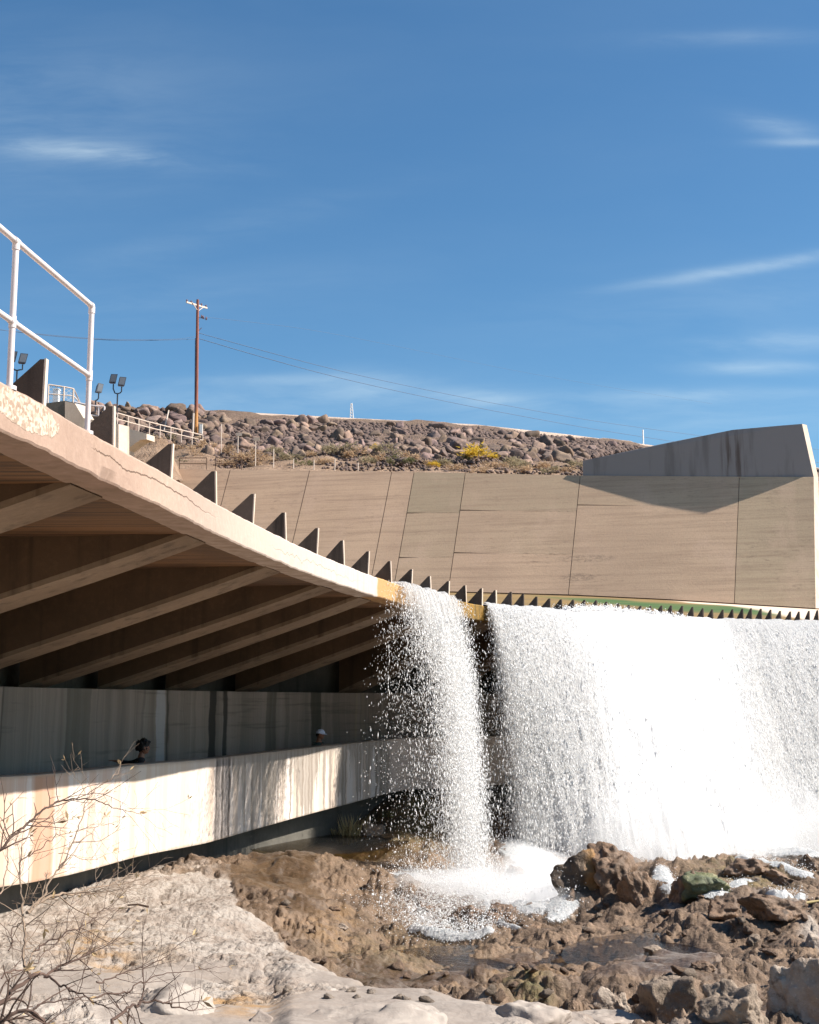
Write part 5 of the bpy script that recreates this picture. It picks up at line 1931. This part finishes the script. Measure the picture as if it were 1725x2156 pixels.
parts_ = [fall_drops(90000, kL0, kL1, lambda c, f: (.2 + .8 * sstep(f, .2, 2.2)) * (.03 + .97 * left_core(c, f)), .13, .0036, -3.65, dl, 1, .04, (.7, 1.25), .75, .25),
          fall_drops(2400, lip_at(812), lip_at(862), lambda c, f: .3 + .7 * sstep(f, .0, 1.5) * sstep(f, 6.5, 2.0), .28, .0036, -3.4, dl, 2, .05, (.2, 1.0), .8, .5),
          fall_drops(5000, lip_at(880), lip_at(975), lambda c, f: 1 + 0 * c, .26, .0038, -3.6, dl, 5, .1, (.6, 1.4), .8, .3)]
Q, v, s, ln = [np.concatenate([p[i] for p in parts_]) for i in range(4)]
drops('left_spray', Q, v, s, ln, None, 'bright drops flying round the narrow left waterfall', 3)
parts_ = [fall_drops(300000, kM0, kM1, lambda c, f: np.interp(c, [1018, 1060, 1200, 1300, 1450, 1520, 1800], [.9, 1, .8, .35, .35, .8, .8]), .28, .0046, -4.0, dm, 7, .05, (.7, 1.3), .75),
          fall_drops(9000, kM0, lip_at(1075), lambda c, f: .4 + .6 * sstep(f, .2, 2.0), .30, .0040, -3.9, dm, 8, .05, (.5, 1.8), .8)]
# spray thrown up along the crest of the thick water
rg = np.random.RandomState(21)
k = rg.uniform(lip_at(1180), lip_at(1425), 9000)
P = lip_xy(k) - lip_n(k) * rg.uniform(-.5, .9, 9000)[:, None]
amp = .04 + .12 * sstep(fbm(k * .55, k * 0 + 2.2, None, 4, 5), -.2, .8)
z = LIPZ + dm(column_of(k)) + np.abs(rg.normal(0, 1, 9000)) * amp * .55 - .05
Qc = np.c_[P, z]; vc = rg.normal(size=(9000, 3)) + np.array((.2, -1, .4))
sc_ = .011 * np.exp(rg.normal(0, .5, 9000))
parts_.append((Qc, vc, sc_, sc_ * rg.uniform(1, 2.2, 9000)))
Q, v, s, ln = [np.concatenate([p[i] for p in parts_]) for i in range(4)]
drops('main_spray', Q, v, s, ln, None, 'bright drops breaking out of the broad main waterfall', 4)

# splash thrown up where the water lands
allp, allv, alls = [], [], []
rg = np.random.RandomState(33)
for (G, e), num, hgt in zip(foams, (5000, 6500, 2600, 500, 26000, 900, 350, 900, 1800, 250), (.16, .22, .12, .05, .55, .06, .05, .05, .14, .04)):
    Gf, ef = G.reshape(-1, 3), e.ravel()
    idx = rg.choice(len(Gf), num, p=(ef + .05) / (ef + .05).sum())
    p = Gf[idx] + rg.normal(size=(num, 3)) * np.array((.09, .16, 0)) 
    p[:, 2] += np.abs(rg.normal(0, 1, num)) ** 1.3 * hgt
    allp.append(p); allv.append(rg.normal(size=(num, 3)) + np.array((0, -.3, .6)))
    alls.append(.0048 * np.exp(rg.normal(0, .5, num)))
# the wide fine splash under the left fall
num = 15000
c0 = np.array([hit(x, y) for x, y in ((870, 1900), (930, 1890), (990, 1900), (900, 1940), (960, 1950), (1020, 1930), (1000, 1850))])
p = c0[rg.randint(len(c0), size=num)] + rg.normal(size=(num, 3)) * np.array((.42, .8, 0))
p[:, 2] = ground_h(p[None, :, 0], p[None, :, 1])[0] + np.abs(rg.normal(0, .16, num)) + .02
allp.append(p); allv.append(rg.normal(size=(num, 3))); alls.append(.0044 * np.exp(rg.normal(0, .5, num)))
s = np.concatenate(alls)
drops('splash_spray', np.concatenate(allp), np.concatenate(allv), s, s * 1.3, None, 'bright splash drops rising where the water lands', 5)


# ---- drifting mist where the water lands: nested soft bodies of fine spray
def mist(path, grow, lab, sizes, zc, mat, seed, across=None):
    n, na = len(path), 20
    ang = np.linspace(0, 2 * np.pi, na, endpoint=False)
    for layer, (rx, rz) in enumerate(sizes):
        t = np.gradient(path, axis=0); t /= np.linalg.norm(t, axis=1)[:, None]
        N = np.stack([t[:, 1], -t[:, 0]], 1) if across is None else across
        s = np.r_[0, np.cumsum(np.linalg.norm(np.diff(path, axis=0), axis=1))][:, None]
        lumpy = 1 + .35 * fbm(s * .7 + np.cos(ang) * .8 + layer * 7, np.sin(ang) * .8 + s * .1, None, 3, seed)
        V = np.zeros((n, na, 3))
        V[:, :, :2] = path[:, None, :] + N[:, None, :] * (np.cos(ang)[None, :, None] * rx * grow[:, None, None] * lumpy[..., None])
        V[:, :, 2] = np.asarray(zc)[:, None] + np.sin(ang)[None] * rz * grow[:, None] * lumpy
        F = [(i * na + j, i * na + (j + 1) % na, (i + 1) * na + (j + 1) % na, (i + 1) * na + j) for i in range(n - 1) for j in range(na)]
        F += [tuple(range(na))[::-1], tuple(range((n - 1) * na, n * na))]
        W = V.reshape(-1, 3) - V.reshape(-1, 3).mean(0)
        vol = sum(np.dot(W[f[0]], np.cross(W[f[q]], W[f[q + 1]])) for f in F for q in range(1, len(f) - 1))
        if vol < 0:
            F = [f[::-1] for f in F]
        tag(mesh('spray_mist', V.reshape(-1, 3), F, mat), lab, None, None, 'stuff')


kk = np.linspace(lip_at(1100), kM1, 70)
Dd, Sd = flow_dir(column_of(kk))
mist(lip_xy(kk) + Dd * (Sd * 1.05)[:, None], .35 + .65 * sstep(kk, kk[0] - 1, kk[0] + 16), 'soft white mist hanging where the main waterfall lands',
     ((1.9, 1.5), (1.4, 1.15), (.9, .8)), np.full(70, -3.75), M['mist'], 55, Dd)
Pm = resample(np.array([hit(x, y) for x, y in ((850, 1850), (920, 1868), (990, 1880), (1060, 1890), (1130, 1905), (1180, 1915))]), 40, 6)
mist(Pm[:, :2], np.sin(np.linspace(.25, 2.9, 40)) ** .6, 'thin white mist over the splash below the left fall', ((1.3, .55), (.8, .36)), Pm[:, 2], M['fine_mist'], 56)
Pm = resample(np.array([hit(x, y) for x, y in ((1085, 1775), (1130, 1830), (1165, 1890), (1180, 1925))]), 40, 6)
mist(Pm[:, :2], np.sin(np.linspace(.3, 2.8, 40)) ** .6, 'thin white mist along the cascade beside the ochre-faced boulder', ((.8, .45), (.5, .3)), Pm[:, 2], M['fine_mist'], 57)


# ------------------------------------------------------------------ bare shrub in the left foreground
def crop(x, y): return (x * .2975, 1539.6 + y * .2975)


stems = [  # traced branches: points in the crop, depth at start and end, radius at start and end, bark
    ([(-120, 2010), (0, 1930), (80, 1860), (180, 1760), (250, 1720), (315, 1725), (440, 1665), (600, 1575), (650, 1550)], 5.2, 5.8, .0095, .0022, 'twig'),
    ([(205, 1712), (165, 1640), (168, 1520), (175, 1400), (160, 1270), (150, 1130), (135, 950), (150, 850), (190, 760), (200, 735)], 5.4, 5.9, .0058, .0012, 'twig_pale'),
    ([(-80, 900), (0, 830), (150, 690), (210, 635), (300, 555), (380, 515), (460, 485), (540, 472), (680, 485), (780, 530), (850, 560), (930, 570), (990, 582)], 5.3, 6.0, .0052, .0008, 'twig'),
    ([(210, 640), (330, 645), (470, 625), (540, 610)], 5.5, 5.8, .0024, .0009, 'twig_pale'),
    ([(190, 1290), (300, 1180), (350, 1050), (430, 960), (520, 780), (570, 650), (620, 480), (690, 400), (820, 320), (860, 250)], 5.6, 6.4, .0042, .0010, 'twig_pale'),
    ([(190, 1280), (260, 1220), (400, 1150), (520, 1150), (600, 1130), (700, 1100), (820, 1080), (900, 1020), (985, 1000)], 5.6, 6.6, .0062, .0012, 'twig_pale'),
    ([(315, 1725), (400, 1790), (480, 1820), (640, 1890), (760, 1960), (830, 2010)], 5.4, 5.2, .0042, .0012, 'twig'),
    ([(760, 2100), (820, 2040), (920, 1950), (1000, 1925), (1130, 1905), (1210, 1940), (1290, 1972), (1370, 1975), (1430, 1900)], 5.1, 5.7, .0060, .0012, 'twig'),
    ([(-100, 2120), (0, 2060), (100, 2000), (220, 1975), (290, 2030), (340, 2090)], 4.9, 5.0, .0085, .004, 'twig'),
    ([(680, 1780), (760, 1755), (860, 1720), (980, 1685), (1180, 1605), (1260, 1510), (1360, 1440)], 5.6, 6.1, .0030, .0009, 'twig'),
    ([(260, 1560), (330, 1500), (500, 1420), (640, 1370), (680, 1290), (760, 1250), (850, 1190)], 5.6, 6.1, .0034, .0010, 'twig'),
    ([(0, 1740), (80, 1690), (170, 1680), (250, 1640), (330, 1560), (420, 1480)], 5.2, 5.6, .0030, .0010, 'twig'),
    ([(640, 1890), (780, 1860), (900, 1840), (980, 1790), (1100, 1735), (1300, 1690), (1440, 1690), (1620, 1668)], 5.3, 6.0, .0034, .0007, 'twig'),
    ([(-60, 1160), (20, 1120), (60, 980), (50, 860), (0, 690)], 5.4, 5.8, .0030, .0010, 'twig_pale'),
    ([(140, 920), (250, 850), (360, 765), (420, 720), (480, 640)], 5.6, 5.9, .0022, .0008, 'twig'),
    ([(520, 790), (600, 760), (700, 665), (740, 600)], 5.9, 6.3, .0018, .0007, 'twig_pale'),
    ([(430, 870), (560, 900), (700, 905), (800, 850)], 5.9, 6.3, .0016, .0007, 'twig_pale'),
    ([(70, 1560), (90, 1460), (80, 1380), (210, 1360), (290, 1355), (320, 1400)], 5.5, 5.7, .0026, .0009, 'twig'),
    ([(-80, 1960), (60, 1760), (160, 1700)], 5.2, 5.3, .0030, .0014, 'twig'),
    ([(240, 1960), (420, 1900), (560, 1870), (640, 1880)], 5.1, 5.3, .0028, .0012, 'twig')]
shrub_base = hit(-40, 2150)
shrub = thing('bare_shrub', shrub_base, 'leafless twiggy shrub spreading across the lower left in front of the parapet', 'shrub')
rg = np.random.RandomState(5)
twigs = {'twig': MB(), 'twig_pale': MB()}
leaf_V, leaf_F = [], []


def leaf(p, d, l):
    w = np.cross(d, rg.normal(size=3)); w /= np.linalg.norm(w) + 1e-9
    b = len(leaf_V)
    leaf_V.extend([p, p + d * l * .5 + w * l * .13, p + d * l, p + d * l * .5 - w * l * .13])
    leaf_F.append((b, b + 1, b + 2, b + 3))


def twig(p, d, l, r, bark, depth):
    n = max(3, int(l / .04))
    pts = [p]
    dd = d.copy()
    for i in range(n):
        dd = dd + rg.normal(size=3) * .16 + np.array((0, 0, .02)); dd /= np.linalg.norm(dd)
        pts.append(pts[-1] + dd * l / n)
    twigs[bark].tube(pts, np.linspace(r, max(r * .4, .0005), len(pts)), 4, False)
    if depth > 0:
        for i in range(1, n):
            if rg.rand() < .55:
                q = dd + rg.normal(size=3) * .75; q /= np.linalg.norm(q)
                twig(pts[i], q, l * rg.uniform(.3, .6), r * .6, bark, depth - 1)
    if rg.rand() < .10:
        for _ in range(rg.randint(1, 3)):
            q = dd + rg.normal(size=3) * .5; q /= np.linalg.norm(q)
            leaf(pts[-1], q, rg.uniform(.018, .04))


for si, (pts, d0, d1, r0, r1, bark) in enumerate(stems):
    n = len(pts)
    P = np.array([at(*crop(x, y), d0 + (d1 - d0) * i / (n - 1)) for i, (x, y) in enumerate(pts)])
    P = resample(P, n * 5, 2)
    P += fbm(np.arange(len(P))[:, None] * .45 + np.array((0, 50, 90)), np.full((len(P), 3), si * 3.3), None, 3, 9) * .008
    rr = np.linspace(r0, r1, len(P)) * 1.2
    MB().tube(P, rr, 6).build('branch', M[bark], shrub, True)
    dense = 1.6 if si == 5 else 1.0
    for i in range(3, len(P) - 1):
        if rg.rand() < .4 * dense:
            t = P[i] - P[i - 1]; t /= np.linalg.norm(t)
            d = t + rg.normal(size=3) * np.array((.75, .5, .75)) + np.array((.15, 0, .15)); d /= np.linalg.norm(d)
            twig(P[i], d, rg.uniform(.06, .26) * (1.15 if si == 5 else 1), rr[i] * .55, bark, 1 if rg.rand() < .6 else 2)
    t = P[-1] - P[-3]; t /= np.linalg.norm(t)
    for _ in range(3):
        q = t + rg.normal(size=3) * .5; q /= np.linalg.norm(q)
        leaf(P[-1], q, rg.uniform(.03, .06))
for bark, mb in twigs.items():
    tag(mb.build('twigs', M[bark], shrub, True), None, None, None, 'stuff')
tag(mesh('leaves', np.array(leaf_V), leaf_F, M['bud'], shrub), None, None, None, 'stuff')


# ------------------------------------------------------------------ reed tufts
def tuft(x, y, h, n, lab, lean=.0, name='reed_tuft', mat='reed', wid=.012):
    P = hit(x, y)
    rg = np.random.RandomState(int(x))
    V, F = [], []
    for i in range(n):
        b0 = P + np.array((rg.normal(0, .10), rg.normal(0, .10), -.03))
        d = np.array((rg.normal(lean, .22), rg.normal(0, .2), 1.0)); d /= np.linalg.norm(d)
        l = h * rg.uniform(.45, 1.1)
        w = np.array((rg.normal(), rg.normal(), 0)); w /= np.linalg.norm(w)
        bend = np.array((rg.normal(lean, .3), rg.normal(0, .2), -.15))
        pb_ = len(V)
        for t in (0, .4, .75):
            c = b0 + d * l * t + bend * l * t * t * .35
            V += [c - w * wid * (1 - t * .7), c + w * wid * (1 - t * .7)]
        V.append(b0 + d * l + bend * l * .35)
        F += [(pb_, pb_ + 1, pb_ + 3, pb_ + 2), (pb_ + 2, pb_ + 3, pb_ + 5, pb_ + 4), (pb_ + 4, pb_ + 5, pb_ + 6)]
    o = mesh(name, np.array(V), F, M[mat], None, False, None, origin=P)
    tag(o, lab, 'reeds')


tuft(739, 1778, .78, 120, 'tallest tuft of dry pale reeds beside the murky pond')
tuft(712, 1776, .46, 70, 'shorter tuft of dry reeds left of the tallest one', -.25)
tuft(745, 1772, .30, 60, 'low green-tan grass clump at the foot of the tallest reeds', .3, 'grass_tuft')
tuft(820, 1722, .22, 60, 'small clump of green grass on the bank behind the reeds', 0, 'grass_tuft', 'green_bush')
tuft(880, 1705, .25, 60, 'small clump of green grass half hidden by the left fall', 0, 'grass_tuft', 'green_bush')
a_, b_ = hit(1645, 1932), hit(1725, 1915)
tag(MB().tube([a_ + np.array((0, 0, .04)), (a_ + b_) / 2 + np.array((0, 0, .10)), b_ + np.array((0, 0, .09))], [.02, .022, .012], 7).build('driftwood_stick', M['reed'], None, True, origin=a_),
    'pale driftwood stick lying on the rocks at the right edge', 'stick')
a_, b_ = hit(270, 1912), hit(312, 1918)
tag(MB().tube([a_ + np.array((0, 0, .04)), (a_ + b_) / 2 + np.array((0, 0, .06)), b_ + np.array((0, 0, .04))], .014, 6).build('dead_stick', M['twig'], None, True, origin=a_),
    'short dark dead stick lying on the pale bank', 'stick')


# ------------------------------------------------------------------ the two people on the walkway
def skin_body(name, joints, edges, mat, parent, root=0, levels=2):
    me = bpy.data.meshes.new(name)
    base = wloc(parent)
    me.from_pydata([tuple(np.array(j[:3]) - base) for j in joints], edges, [])
    o = bpy.data.objects.new(name, me)
    COL.objects.link(o)
    o.parent = parent
    sk = o.modifiers.new('skin', 'SKIN')
    for i, j in enumerate(joints):
        r = j[3]
        r = (r, r) if np.isscalar(r) else r
        me.skin_vertices[0].data[i].radius = r
        me.skin_vertices[0].data[i].use_root = (i == root)
    sk.use_smooth_shade = True
    sb = o.modifiers.new('sub', 'SUBSURF'); sb.levels = sb.render_levels = levels
    me.materials.append(mat)
    return o


def head_mesh(c, yaw, pitch, scale=1.0):
    """face looking along +Y of its own frame, turned by yaw about Z"""
    me = bpy.data.meshes.new('tmp'); import bmesh
    b = bmesh.new(); bmesh.ops.create_uvsphere(b, u_segments=36, v_segments=28, radius=1); b.to_mesh(me); b.free()
    n = len(me.vertices); v = np.zeros(n * 3); me.vertices.foreach_get('co', v); v = v.reshape(-1, 3)
    F = [tuple(p.vertices) for p in me.polygons]
    bpy.data.meshes.remove(me)
    x, y, z = v.T
    P = np.stack([x * .076, y * .096, z * .115], 1)
    front = np.clip(y, 0, 1)
    low = np.clip(-z, 0, 1)
    P[:, 0] *= 1 - .28 * low
    P[:, 1] += front * low * .012
    bump = lambda cx, cz, sx, sz: np.exp(-((x - cx) / sx) ** 2 - ((z - cz) / sz) ** 2) * (y > 0)
    P[:, 1] += .026 * bump(0, -.12, .13, .16) + .010 * bump(0, .06, .09, .2) - .010 * bump(.36, .08, .18, .1) - .010 * bump(-.36, .08, .18, .1)
    P[:, 1] += .007 * bump(0, -.44, .24, .05) + .006 * bump(0, -.54, .2, .05) - .006 * bump(0, -.49, .3, .03) + .012 * bump(0, -.8, .25, .16) + .008 * bump(0, .28, .5, .1)
    for sgn in (1, -1):
        e = np.exp(-((y + .05) / .16) ** 2 - ((z + .02) / .26) ** 2) * (sgn * x > .5)
        P[:, 0] += sgn * .018 * e
    P *= scale
    co, si, cp_, sp_ = math.cos(yaw), math.sin(yaw), math.cos(pitch), math.sin(pitch)
    R = np.array([(co, -si, 0), (si, co, 0), (0, 0, 1)]) @ np.array([(1, 0, 0), (0, cp_, -sp_), (0, sp_, cp_)])
    return P @ R.T + c, F, R


def person(base, lab, yaw, height, shirt, trousers, arm_l, arm_r, hair, lean=(0, 0), look=0.0, hat=False):
    """arm_l / arm_r: elbow and wrist offsets from the shoulder in the body's own frame (x right, y forward, z up)"""
    root = thing('person', base, lab, 'person')
    k = height / 1.72
    co, si = math.cos(yaw), math.sin(yaw)
    W = lambda x, y, z: base + np.array((x * co - y * si, x * si + y * co, z)) * np.array((k, k, k))
    lx, ly = lean
    ch = lambda x, y, z: W(x + lx * max(0, z - .95), y + ly * max(0, z - .95), z)
    J, E = [], []

    def add(p, r, par=None):
        J.append((*p, (r[0] * k, r[1] * k) if not np.isscalar(r) else r * k))
        if par is not None:
            E.append((par, len(J) - 1))
        return len(J) - 1
    pel = add(ch(0, 0, .95), (.15, .11))
    wai = add(ch(0, 0, 1.08), (.135, .10), pel)
    che = add(ch(0, .01, 1.27), (.16, .115), wai)
    nb = add(ch(0, -.01, 1.43), (.075, .07), che)
    nk = add(ch(0, .0, 1.50), (.064, .064), nb)
    hd = add(ch(0, .02, 1.58), (.06, .06), nk)
    for sx in (-1, 1):
        hip = add(ch(sx * .09, 0, .88), .095, pel)
        kn = add(ch(sx * .10, .02, .49), .06, hip)
        an = add(ch(sx * .10, -.02, .08), .04, kn)
        add(ch(sx * .11, .12, .03), .038, an)
    hands = []
    for sx, arm in ((-1, arm_l), (1, arm_r)):
        sh = add(ch(sx * .185, -.005, 1.38), .062, che)
        e0 = ch(sx * .185, -.005, 1.38)
        el = add(e0 + (W(*arm[0]) - base), .045, sh)
        p1 = e0 + (W(*arm[1]) - base)
        wr = add(p1, .029, el)
        d = p1 - np.array(J[el][:3]); d /= np.linalg.norm(d)
        pm = add(p1 + d * .05 * k, (.04, .022), wr)
        hands.append((p1 + d * .07 * k, d, pm))
        u = np.cross(d, (0, 0, 1.0)); u /= np.linalg.norm(u) + 1e-9
        q = np.cross(u, d)
        for fi, (off, ln) in enumerate(((-.030, .062), (-.011, .072), (.009, .068), (.028, .054))):
            a0 = add(p1 + d * .088 * k + u * off * k, .0095, pm)
            a1 = add(p1 + d * (.088 + ln * .55) * k + u * off * 1.1 * k - q * .008 * k, .0085, a0)
            add(p1 + d * (.088 + ln) * k + u * off * 1.1 * k - q * .026 * k, .0075, a1)
        t0 = add(p1 + d * .04 * k - u * .045 * k, .011, pm)
        add(p1 + d * .075 * k - u * .062 * k - q * .012 * k, .009, t0)
    body = skin_body('body', J, E, M['skin'], root)
    # clothes: the same skeleton, a little fatter
    def garment(name, pick, mat, grow, levels=2):
        idx = [i for i in range(len(J)) if pick(i)]
        mp = {i: n for n, i in enumerate(idx)}
        JJ = [(*J[i][:3], (J[i][3][0] + grow, J[i][3][1] + grow) if not np.isscalar(J[i][3]) else J[i][3] + grow) for i in idx]
        EE = [(mp[a], mp[b]) for a, b in E if a in mp and b in mp]
        return skin_body(name, JJ, EE, mat, root, 0, levels)
    arm0 = 6 + 8
    per = 4 + 12 + 2
    sleeve = [0, 1, 2, 3] + [arm0 + s_ * per + t for s_ in (0, 1) for t in (0, 1, 2)]
    garment('shirt', lambda i: i in sleeve, shirt, .014)
    garment('trousers', lambda i: i == 0 or i in (6, 7, 8, 10, 11, 12), trousers, .014)
    hc = ch(0, .035, 1.625)
    V, F, R = head_mesh(hc, yaw + look, 0, k * 1.03)
    mesh('head', V, F, M['skin'], root, True)
    hv, hf = rock_verts(900, 4, .0, 0, 1.0)
    dvec = hv / np.linalg.norm(hv, axis=1)[:, None]
    loc = dvec * np.array((.092, .112, .122))
    curly = 1 + hair * (fbm(dvec[:, 0] * 5, dvec[:, 1] * 5, dvec[:, 2] * 5, 4, 8, .6))
    loc = loc * curly[:, None] * (k * (1.06 if hat else 1.30))
    face = (dvec[:, 1] > .30) & (dvec[:, 2] < .42)
    loc[face] *= np.array((.84, .74, .9))
    loc[(dvec[:, 2] < -.45)] *= np.array((.72, .72, .75))
    mesh('hair', (loc + np.array((0, -.016, .022)) * k) @ R.T + hc, hf, M['hair'], root, True)
    if hat:
        t = np.linspace(0, np.pi / 2, 10)
        V, F = [], []
        for i, a in enumerate(t):
            for j_ in range(28):
                b = 2 * math.pi * j_ / 28
                V.append((.101 * math.cos(a) * math.cos(b), .120 * math.cos(a) * math.sin(b) - .006, .035 + .108 * math.sin(a)))
        for i in range(9):
            for j_ in range(28):
                F.append((i * 28 + j_, i * 28 + (j_ + 1) % 28, (i + 1) * 28 + (j_ + 1) % 28, (i + 1) * 28 + j_))
        n0 = len(V)
        for j_ in range(13):
            b = math.radians(28 + 124 * j_ / 12)
            V += [(.100 * math.cos(b), .119 * math.sin(b) - .006, .036), (.085 * math.cos(b), .119 * math.sin(b) + .07, .016), (.085 * math.cos(b), .119 * math.sin(b) + .07, .010), (.100 * math.cos(b), .119 * math.sin(b) - .006, .030)]
        for j_ in range(12):
            for q in range(4):
                a_, b_ = n0 + j_ * 4 + q, n0 + j_ * 4 + (q + 1) % 4
                F.append((a_, b_, b_ + 4, a_ + 4))
        mesh('cap', (np.array(V) * k * 1.04) @ R.T + hc, F, M['cap'], root, True)
    return root


def stand(xpx, back):
    i = int(np.argmin(np.abs(project(np.c_[PP, np.full(len(PP), PARZ)])[0] - xpx)))
    p = PP[i] - PN[i] * back
    return np.array((p[0], p[1], -2.35)), math.atan2(PN[i][1], PN[i][0]) - math.pi / 2


b_, yw = stand(352, .55)
person(b_, 'person in black with bushy dark hair at the parapet, one arm stretched to the left', yw + .35, 1.60, M['black_cloth'], M['jeans'],
       [(-.06, -.24, -.07), (-.08, -.52, -.02)], [(.05, .16, -.22), (-.02, .34, -.24)], .34, (.02, .10), -.2)
b_, yw = stand(718, .60)
person(b_, 'person in a pale cap and dark green shirt standing behind the parapet farther along', yw + .2, 1.66, M['green_cloth'], M['jeans'],
       [(-.05, .02, -.27), (-.04, .16, -.44)], [(.05, .04, -.27), (.03, .2, -.42)], .10, (0, .04), -.3, True)
